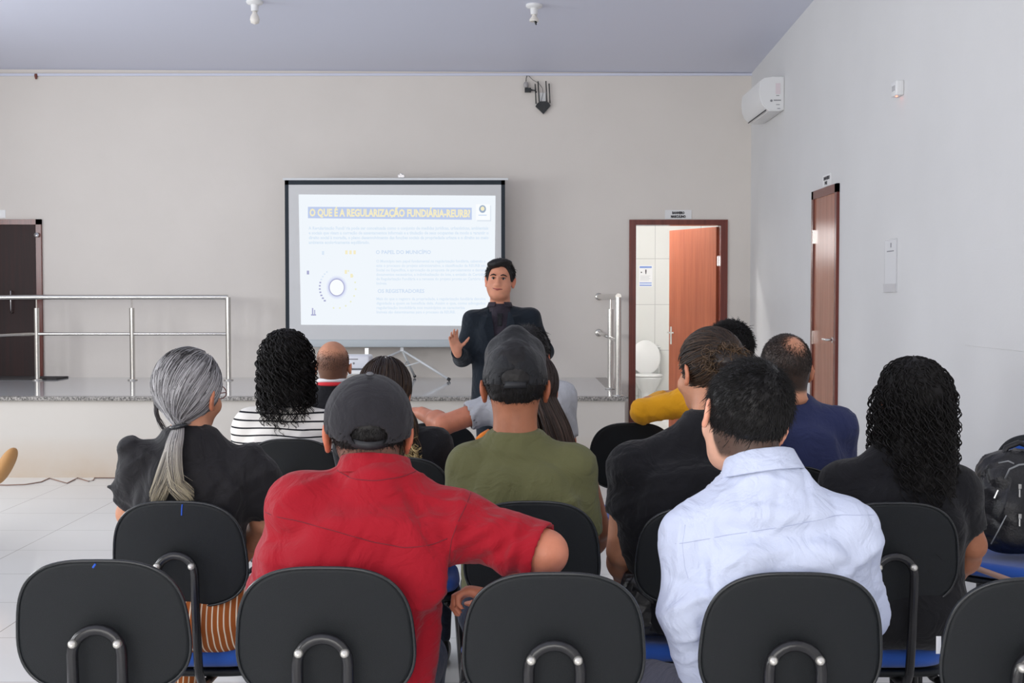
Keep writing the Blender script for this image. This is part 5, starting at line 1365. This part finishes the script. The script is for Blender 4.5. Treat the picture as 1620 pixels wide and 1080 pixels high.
# ---- man in the light grey t-shirt
GRY = cloth('light_grey_marl', s2l(176, 178, 184), .9)
e, hd, I = person('man seated in a light grey t-shirt, right forearm resting on an empty chair', 5.15, (836, 565, .02, 1.0, -10, 0, 0), (836, 618, 0), ((786, 642, 0), (887, 628, 0)),
    [(838, 650, 52), (838, 690, 56), (838, 740, 54), (838, 790, 54), (838, 810, 56)], S_red, GRY, ((702, 672, -.06), (668, 654, .16)), None, h=.009, sr=.058, sleeves=(.55, .62), pants=(DEN, 'trousers'),
    arm_r=(.046, .042, .038, .028), wr=.003, fold=[(880, 620, 905, 670, .012, .006), (770, 630, 745, 660, .01, .005)])
short_hair(hd, H_black, e, n=2500, ln=.02, lift=.006, nape=-.08, seed=17, rad=.001, shell_t=.012, off=.012)
settle(e, I)

# ---- man in the navy t-shirt
NVY = cloth('navy_cotton', s2l(46, 52, 88), .9)
e, hd, I = person('man seated in a navy blue t-shirt with a thinning crown and glasses', 4.27, (1241, 586, .0, 1.04, 10, 2, 0), (1243, 636, 0), ((1164, 678, 0), (1324, 676, 0)),
    [(1243, 675, 84), (1243, 715, 98), (1243, 770, 92), (1243, 830, 88), (1243, 885, 90)], S_tan, NVY, None, None, h=.0085, sr=.062, neck_r=.066, pants=(DEN, 'trousers'), ry=.125, wr=.0015, colx=shaved(0, (.008, -.072, .090, .020, .028), s2l(46, 38, 34), -.068, .96),
    skin_extra=lambda v, hd: v.ell(hd.w((0, -.065, -.085)), np.array((.055, .030, .022))*hd.S, k=.02))
def crown_keep(P):
    d = np.linalg.norm(P-np.array([0.008, -.068, .092]), axis=1)
    return hairline(P, -.072) & (rng.uniform(size=len(P)) < np.clip((d-.016)/.022, .06, 1))
short_hair(hd, H_dark, e, n=11000, ln=.007, lift=.001, nape=-.07, seed=19, rad=.0006, shell=False, off=.003, keep=crown_keep)
glasses(hd, e, M_rim)
settle(e, I)

# ---- person with the yellow sleeve
YEL = cloth('mustard_cotton', s2l(236, 168, 34), .85)
e, hd, I = person('person seated in a mustard yellow top, mostly hidden behind the bun haired woman', 5.42, (1154, 557, .0, 1.0, 10, 0, 0), (1156, 612, 0), ((1096, 634, 0), (1212, 640, 0)),
    [(1156, 640, 56), (1156, 680, 60), (1156, 730, 56), (1156, 780, 56), (1156, 800, 58)], S_tan, YEL, ((1017, 650, -.02), (1050, 628, .20)), None, h=.009, sr=.066, cr=.005, sleeves=('long', 'long'), pants=(DEN, 'trousers'), shirt_name='long_sleeved_top', wr=.003, wf=24,
    arm_r=(.048, .044, .038, .027), sl_r=(1.2, 1.2))
short_hair(hd, H_black, e, n=4500, ln=.022, lift=.010, nape=-.08, seed=23, rad=.0011, shell_t=.012, off=.014, curl=.003)
settle(e, I)

# ---- presenter in the dark suit
SUIT = cloth('navy_black_suit', s2l(23, 31, 40), .8); DSH = cloth('dark_plum_shirt', s2l(46, 40, 50), .7); TIE = cloth('black_tie', s2l(18, 20, 26), .5)
def presenter():
    hs = 1
    Y = 7.84; sc_ = F/Y
    P = lambda q: W(q[0], q[1], Y+(q[2] if len(q) > 2 else 0))
    hd = Head(P((791, 443)), 1.03, 180-6, 3, -3)
    NB = P((791, 486, .01)); SL, SR = P((749, 507, .01)), P((838, 504, .01))
    base = Vector((float(P((795, 600))[0]), Y, 0)); off = -np.array(base)
    e = empty('person', 'presenter standing in a dark suit and tie, one open hand raised', 'person', base)
    T = [tuple(P((792, 492)))+(.055, .055), tuple(P((793, 500)))+(.125, .085), tuple(P((794, 520)))+(.185, .115), tuple(P((795, 560)))+(.185, .120), tuple(P((795, 600)))+(.182, .120), tuple(P((795, 640)))+(.192, .125), tuple(P((796, 672)))+(.195, .125)]
    aL = (SL, P((731, 566, -.05)), P((723, 556, -.25))); aR = (SR, P((862, 556, .06)), P((848, 570, -.14)))
    lo = np.array([base.x-.45, Y-.50, .7]); hi = np.array([base.x+.45, Y+.28, hd.H[2]+.17])
    v = Vol(lo, hi, .006)
    hd.skin(v, NB, .060)
    v.ell(hd.w((0, .040, -.050)), np.array((.071, .056, .058))*hd.S, hd.R, k=.03); v.ell(hd.w((0, .035, -.09)), np.array((.046, .045, .025))*hd.S, hd.R, k=.03)
    v.loft(T, k=.04, infl=-.02)
    for (a, b, c) in (aL, aR): v.cone(a, b, .044, .038, k=.02); v.cone(b, c, .034, .025, k=.012)
    hand(v, aL[2], (-.28, -.12, 1.0), (.50, -.85, .1), .84, side=hs, curl=(.25, .32, .42, .55), spread=.12, thumb=.9)
    hand(v, aR[2], (-.9, -.3, -.1), (0, .6, -.8), .98, side=-1, curl=(.7, .7, .8, .8))
    pm_ = skin_mat('presenter_skin', s2l(206, 142, 114)); body = put_mesh('body', v, pm_, e, 1, cols=lambda V: skin_cols(V, SKC['presenter_skin'], [hd]))
    # eyes, brows, mouth
    M_eye = mat('eye_white', (.62, .58, .55), .2); M_iris = mat('dark_iris', (.02, .012, .01), .15); M_lip = mat('lips', s2l(172, 92, 84), .5)
    for q in (-1, 1):
        c = hd.w((q*.030, .080, .004)); b = MB(); bmesh.ops.create_uvsphere(b.b, u_segments=16, v_segments=10, radius=.0098)
        b.build('eye', M_eye, e, True, M=Matrix.Translation(Vector(c)))
        b = MB(); bmesh.ops.create_uvsphere(b.b, u_segments=12, v_segments=8, radius=.0070); ir = b.build('iris', M_iris, e, True, M=Matrix.Translation(Vector(hd.w((q*.030, .0858, .004)))))
        MB().tube([hd.w((q*.014, .097, .022)), hd.w((q*.028, .098, .027)), hd.w((q*.044, .088, .023)), hd.w((q*.050, .080, .018))], [.0034, .0044, .0036, .002], 6).build('eyebrow', H_black, e, True)
        MB().tube([hd.w((q*.017, .0915, .006)), hd.w((q*.030, .0945, .0115)), hd.w((q*.044, .085, .006))], .0018, 6).build('eyelid', H_dark, e, True)
    MB().tube([hd.w((-.028, .101, -.060)), hd.w((-.012, .1025, -.060)), hd.w((0, .1045, -.063)), hd.w((.012, .1025, -.060)), hd.w((.028, .101, -.057))], [.0015, .006, .0068, .006, .0015], 8).build('lips', M_lip, e, True)
    MB().tube([hd.w((-.030, .101, -.059)), hd.w((0, .111, -.062)), hd.w((.030, .101, -.056))], .0016, 6).build('mouth_line', mat('mouth_dark', s2l(90, 40, 38), .6), e, True)
    # hair: short, parted fringe to one side
    def ex(v):
        v.ell(hd.w((.030, .055, .088)), np.array((.046, .040, .024))*hd.S, hd.R, k=.02); v.ell(hd.w((-.01, .030, .105)), np.array((.060, .065, .022))*hd.S, hd.R, k=.02)
    o = put_mesh('hair', hd.shell(.010, -.07, .062, extra=ex), H_black, e, disp=lambda V, Nn: .002*wob(V, 130, 2))
    short_hair(hd, H_black, o, n=2200, ln=.016, lift=.004, seed=29, rad=.0011, shell=False, off=.012, nape=-.06, keep=lambda P: hairline(P, -.06) & ((P[:, 2] > .02) | (P[:, 1] < -.04)))
    # dark shirt with tie
    v = Vol(lo, hi, .007); v.loft(T, k=.03, infl=-.012); v.cone(NB+np.array([0, 0, -.03]), NB+np.array([0, 0, .024]), .078, .070, k=.02, flat=True)
    v.half((0, 0, 1.0), (0, 0, -1)); put_mesh('shirt', v, DSH, e, 2)
    collar(e, NB+np.array([0, 0, 0]), .068, .068, float(NB[2]+.0), float(NB[2]+.036), DSH, yaw=rot(180, 6, 0), flare=.016, gap=46)
    Q = np.array([(0, 1, 2, 3), (7, 6, 5, 4), (0, 4, 5, 1), (1, 5, 6, 2), (2, 6, 7, 3), (3, 7, 4, 0)])
    c = NB+np.array([0, -.092, -.035])
    tie_pts = [(-.016, 0, 0), (.016, 0, 0), (.011, -.012, -.035), (.030, -.020, -.26), (.0, -.022, -.32), (-.030, -.020, -.26), (-.011, -.012, -.035)]
    V = np.array([c+np.array(p) for p in tie_pts]); V = np.concatenate([V, V+np.array([0, .012, 0])]); n7 = 7
    link('tie', mesh_np('tie', V, [np.array([tuple(range(7))]), np.array([tuple(range(13, 6, -1))]), np.array([(i, i+7, (i+1) % 7+7, (i+1) % 7) for i in range(7)])], False), TIE, e)
    # jacket
    v = Vol(lo, hi, .0065); v.loft([(t[0], t[1], t[2], t[3]+.006, t[4]+.004) for t in T[1:]], k=.05)
    v.cone(NB+np.array([0, .01, -.03]), SL, .055, .058, k=.05); v.cone(NB+np.array([0, .01, -.03]), SR, .055, .058, k=.05)
    v.ell(SL+np.array([0, 0, .004]), (.062, .07, .058), k=.02, p=2.6); v.ell(SR+np.array([0, 0, .004]), (.062, .07, .058), k=.02, p=2.6)
    v.half((0, 0, T[-1][2]+.01), (0, 0, -1))
    # V opening
    x, y, z = v.ax[0][:, None, None], v.ax[1][None, :, None], v.ax[2][None, None, :]
    zb = NB[2]-.34; vv = np.abs(x-NB[0])-np.clip((z-zb)*.20, 0, .06); vv = np.maximum(np.maximum(vv, y-(Y-.02)), zb-z)
    v.D = np.maximum(v.D, -vv).astype(np.float32)
    v.cone(NB+np.array([0, 0, -.02]), NB+np.array([0, 0, .2]), .070, .070, k=.004, op='-')
    for (a, b, c_) in (aL, aR):
        v.cone(a, b, .060, .054, k=.03); v.cone(b, b+(c_-b)*.93, .053, .040, k=.02, flat=True)
    jk = put_mesh('suit_jacket', v, SUIT, e, 2, disp=lambda V, Nn: .0028*wob(V, 17, 8))
    for q in (-1, 1):   # lapels
        A = np.array([NB[0]+q*.052, Y-.112, NB[2]-.02]); Bq = np.array([NB[0]+q*.012, Y-.137, NB[2]-.35]); O = np.array([NB[0]+q*.098, Y-.132, NB[2]-.12]); M_ = np.array([NB[0]+q*.075, Y-.118, NB[2]-.045])
        V = np.array([A, M_, O, Bq]); V = np.concatenate([V, V+np.array([0, .006, 0])])
        link('lapel', mesh_np('lapel', V, Q, False), SUIT, jk)
    # trousers and shoes
    v = Vol((base.x-.26, Y-.2, 0), (base.x+.26, Y+.2, 1.0), .009)
    hc = np.array([base.x, Y, .86]); v.ell(hc, (.172, .115, .12), k=.03, p=2.3)
    for q in (-1, 1):
        v.cone(hc+np.array([q*.085, 0, -.04]), (base.x+q*.095, Y-.01, .48), .088, .066, k=.03); v.cone((base.x+q*.095, Y-.01, .48), (base.x+q*.10, Y+.01, .06), .064, .058, k=.02, flat=True)
    put_mesh('trousers', v, SUIT, e, 2)
    for q in (-1, 1):
        v = Vol((base.x+q*.10-.09, Y-.26, 0), (base.x+q*.10+.09, Y+.12, .16), .008); v.ell((base.x+q*.10, Y-.05, .035), (.045, .14, .036), k=.02, p=2.5); v.cone((base.x+q*.10, Y+.01, .03), (base.x+q*.10, Y+.01, .09), .042, .04, k=.02); v.half((0, 0, .002), (0, 0, -1))
        put_mesh('shoe', v, M_rim, e, 1)
    settle(e, dict(off=off))
presenter()
# ================================================================= BAGS AND SMALL THINGS
M_lea = mat('black_leather', (.014, .014, .016), .32, bump=.8, bscale=60)
M_lea2 = mat('black_nylon', (.010, .010, .013), .40, bump=.9, bscale=130)
M_zip = mat('zip_metal', (.62, .62, .60), .25, metal=1)
def backpack():
    Y = 4.76; c = W(1606, 800, Y); zb = SZ*1.06+.012
    e = empty('backpack', 'shiny black backpack with metal zips standing on the blue seat by the right wall', 'backpack', (float(c[0]), Y, zb))
    off = -np.array([float(c[0]), Y, zb]); top = W(1606, 716, Y)[2]; hz = (top-zb)/2
    cc = np.array([c[0], Y, zb+hz])
    v = Vol(cc-np.array([.26, .2, hz+.08]), cc+np.array([.26, .2, hz+.1]), .007)
    v.ell(cc+np.array([0, 0, -.02]), (.150, .105, hz-.0), k=.02, p=2.9); v.ell(cc+np.array([-.01, 0, hz*.45]), (.125, .09, hz*.55), k=.04, p=2.4)
    v.ell(cc+np.array([.0, -.085, -.05]), (.115, .06, hz*.62), k=.015, p=2.7); v.ell(cc+np.array([-.12, -.0, -.06]), (.05, .07, hz*.55), k=.02, p=2.5)
    v.half((0, 0, zb), (0, 0, -1))
    V, Q = v.mesh(2); Nn = normals(V, Q); V = V+Nn*(.006*wob(V, 24, 3)+.008*crease(V, 22, 5))[:, None]
    V[:, 2] = np.maximum(V[:, 2], zb)
    b = link('main_compartment', mesh_np('main_compartment', V, Q), M_lea2, e); b.location = off
    def zp(u, v0, v1, dy):
        a = W(u, v0, Y+dy); z1 = W(u, v1, Y+dy)
        return MB().tube([a, (a+z1)/2, z1], .0035, 8).box(float(a[0])-.006, float(a[0])+.006, float(a[1])-.006, float(a[1])+.004, float(a[2])-.012, float(a[2])+.006, bev=.002).build('zip_pull', M_zip, e)
    for q in (zp(1613, 768, 786, -.155), zp(1613, 815, 832, -.16)): q.location = off
    a, b_ = W(1579, 775, Y-.13), W(1573, 788, Y-.13); q = MB().tube([a, b_], .0035, 8).build('zip_pull', M_zip, e); q.location = off
    for (pts, r) in (([(1590, 757), (1597, 742), (1612, 735), (1630, 733)], .0035), ([(1568, 860), (1580, 838), (1592, 815)], .0022), ([(1580, 732), (1595, 729), (1604, 733)], .003)):
        q = MB().tube([W(u, v_, Y-.145+.03*(i == 0)) for i, (u, v_) in enumerate(pts)], r, 6).build('piping', mat('grey_piping', (.32, .33, .34), .4), e, True); q.location = off
    q = MB().tube([W(1585, 728, Y-.02), W(1592, 708, Y-.02), W(1612, 700, Y-.02), W(1630, 706, Y-.02)], .011, 10).build('carry_handle', M_lea2, e, True); q.location = off
    q = MB().tube([W(1562, 760, Y+.02), W(1552, 740, Y+.04), W(1562, 728, Y+.05), W(1580, 735, Y+.04)], .014, 10).build('shoulder_strap', M_lea2, e, True); q.location = off
backpack()
def handbag():
    Y = 3.67; c = W(1026, 975, Y); zb = SZ+.014
    e = empty('handbag', 'slouchy black leather handbag on the seat beside the pale blue sleeve', 'handbag', (float(c[0]), Y, zb)); off = -np.array([float(c[0]), Y, zb])
    cc = np.array([c[0], Y, zb+.085])
    v = Vol(cc-.24, cc+.24, .007); v.ell(cc, (.085, .06, .098), k=.02, p=2.6); v.ell(cc+np.array([-.02, -.01, .06]), (.06, .045, .045), k=.03); v.half((0, 0, zb), (0, 0, -1))
    V, Q = v.mesh(2); Nn = normals(V, Q); V = V+Nn*(.005*crease(V, 22, 8, (1, 1, 1.6))+.005*wob(V, 14, 2))[:, None]; V[:, 2] = np.maximum(V[:, 2], zb)
    b = link('bag_body', mesh_np('bag_body', V, Q), M_lea, e); b.location = off
    b = MB().tube([W(998, 948, Y-.03), W(1004, 928, Y-.05), W(1024, 942, Y-.06), W(1044, 960, Y-.06), W(1056, 972, Y-.04)], .008, 10).build('handle', M_lea, e, True); b.location = off
handbag()
# wooden cane across the blue seat
a = W(1522, 890, 4.58); b_ = W(1582, 912, 4.42)
dr = (b_-a)/np.linalg.norm(b_-a)
tag(MB().tube([a-dr*.05, a, b_, b_+dr*.35], .0105, 12).build('walking_stick', mat('pale_wood_stick', s2l(176, 140, 124), .5), None, True), 'pale brown stick lying slantwise at the front of the blue seat with the backpack', 'stick')
# white paper tag behind the nearest right chair
t_ = W(1485, 1020, 2.56)
tag(MB().box(float(t_[0])-.005, float(t_[0])+.005, float(t_[1]), float(t_[1])+.001, float(t_[2])-.018, float(t_[2])+.018).build('price_tag', mat('white_tag', (.85, .85, .84), .6), None), 'small white tag hanging at the left edge of the lower right chair back', 'tag')
# ---- person sitting past the left edge: one crossed leg with a tan sole reaches into the picture
e, hd, I = person('person seated past the left edge, only a raised tan shoe sole in view', 7.3, (-215, 520, 0, 1.0, -60, 0, 0), (-218, 556, 0), ((-262, 585, 0), (-170, 585, 0)),
    [(-216, 585, 48), (-216, 620, 52), (-216, 660, 50), (-216, 690, 50)], S_tan, GRY, None, None, h=.010, sr=.055, pants=(cloth('white_jeans', s2l(226, 226, 228)), 'trousers'),
    legpts=[(W(-228, 716, 7.3), W(-110, 716, 7.25), W(-112, 830, 7.25)), (W(-200, 712, 7.2), W(-90, 690, 7.05), W(-10, 732, 7.0))], shoe=mat('tan_shoe_sole', s2l(190, 142, 88), .7))
for ch in list(e.children):
    if ch.name.startswith('shoe'): bpy.data.objects.remove(ch)
short_hair(hd, H_black, e, n=1500, ln=.02, lift=.005, seed=41, rad=.001, shell_t=.01, off=.01)
c = W(8, 737, 6.98); v = Vol(c-.2, c+.2, .008); R = rot(0, 0, 0)@np.array(Matrix.Rotation(radians(-28), 3, 'Y')); v.ell(c, (.036, .075, .115), np.array(Matrix.Rotation(radians(28), 3, 'Y')), k=0, p=2.3)
put_mesh('shoe', v, MATS['tan_shoe_sole'], e, 2)
v = Vol(np.array([-9, 0, 0])*0+W(-112, 900, 7.2)-.2, W(-112, 900, 7.2)+.2, .01); fz = W(-112, 830, 7.25); v = Vol((fz[0]-.15, 6.9, 0), (fz[0]+.15, 7.5, .2), .01)
v.ell((fz[0], 7.22, .036), (.045, .125, .034), k=.02, p=2.6); v.cone((fz[0], 7.25, .05), (fz[0], 7.25, fz[2]+.02), .042, .04, k=.02); v.half((0, 0, .002), (0, 0, -1)); put_mesh('shoe', v, MATS['tan_shoe_sole'], e, 1)
settle(e, I)
C20 = chair(-216, 668, 280, -90, 'black backed chair past the left edge holding the tan soled person', G3)
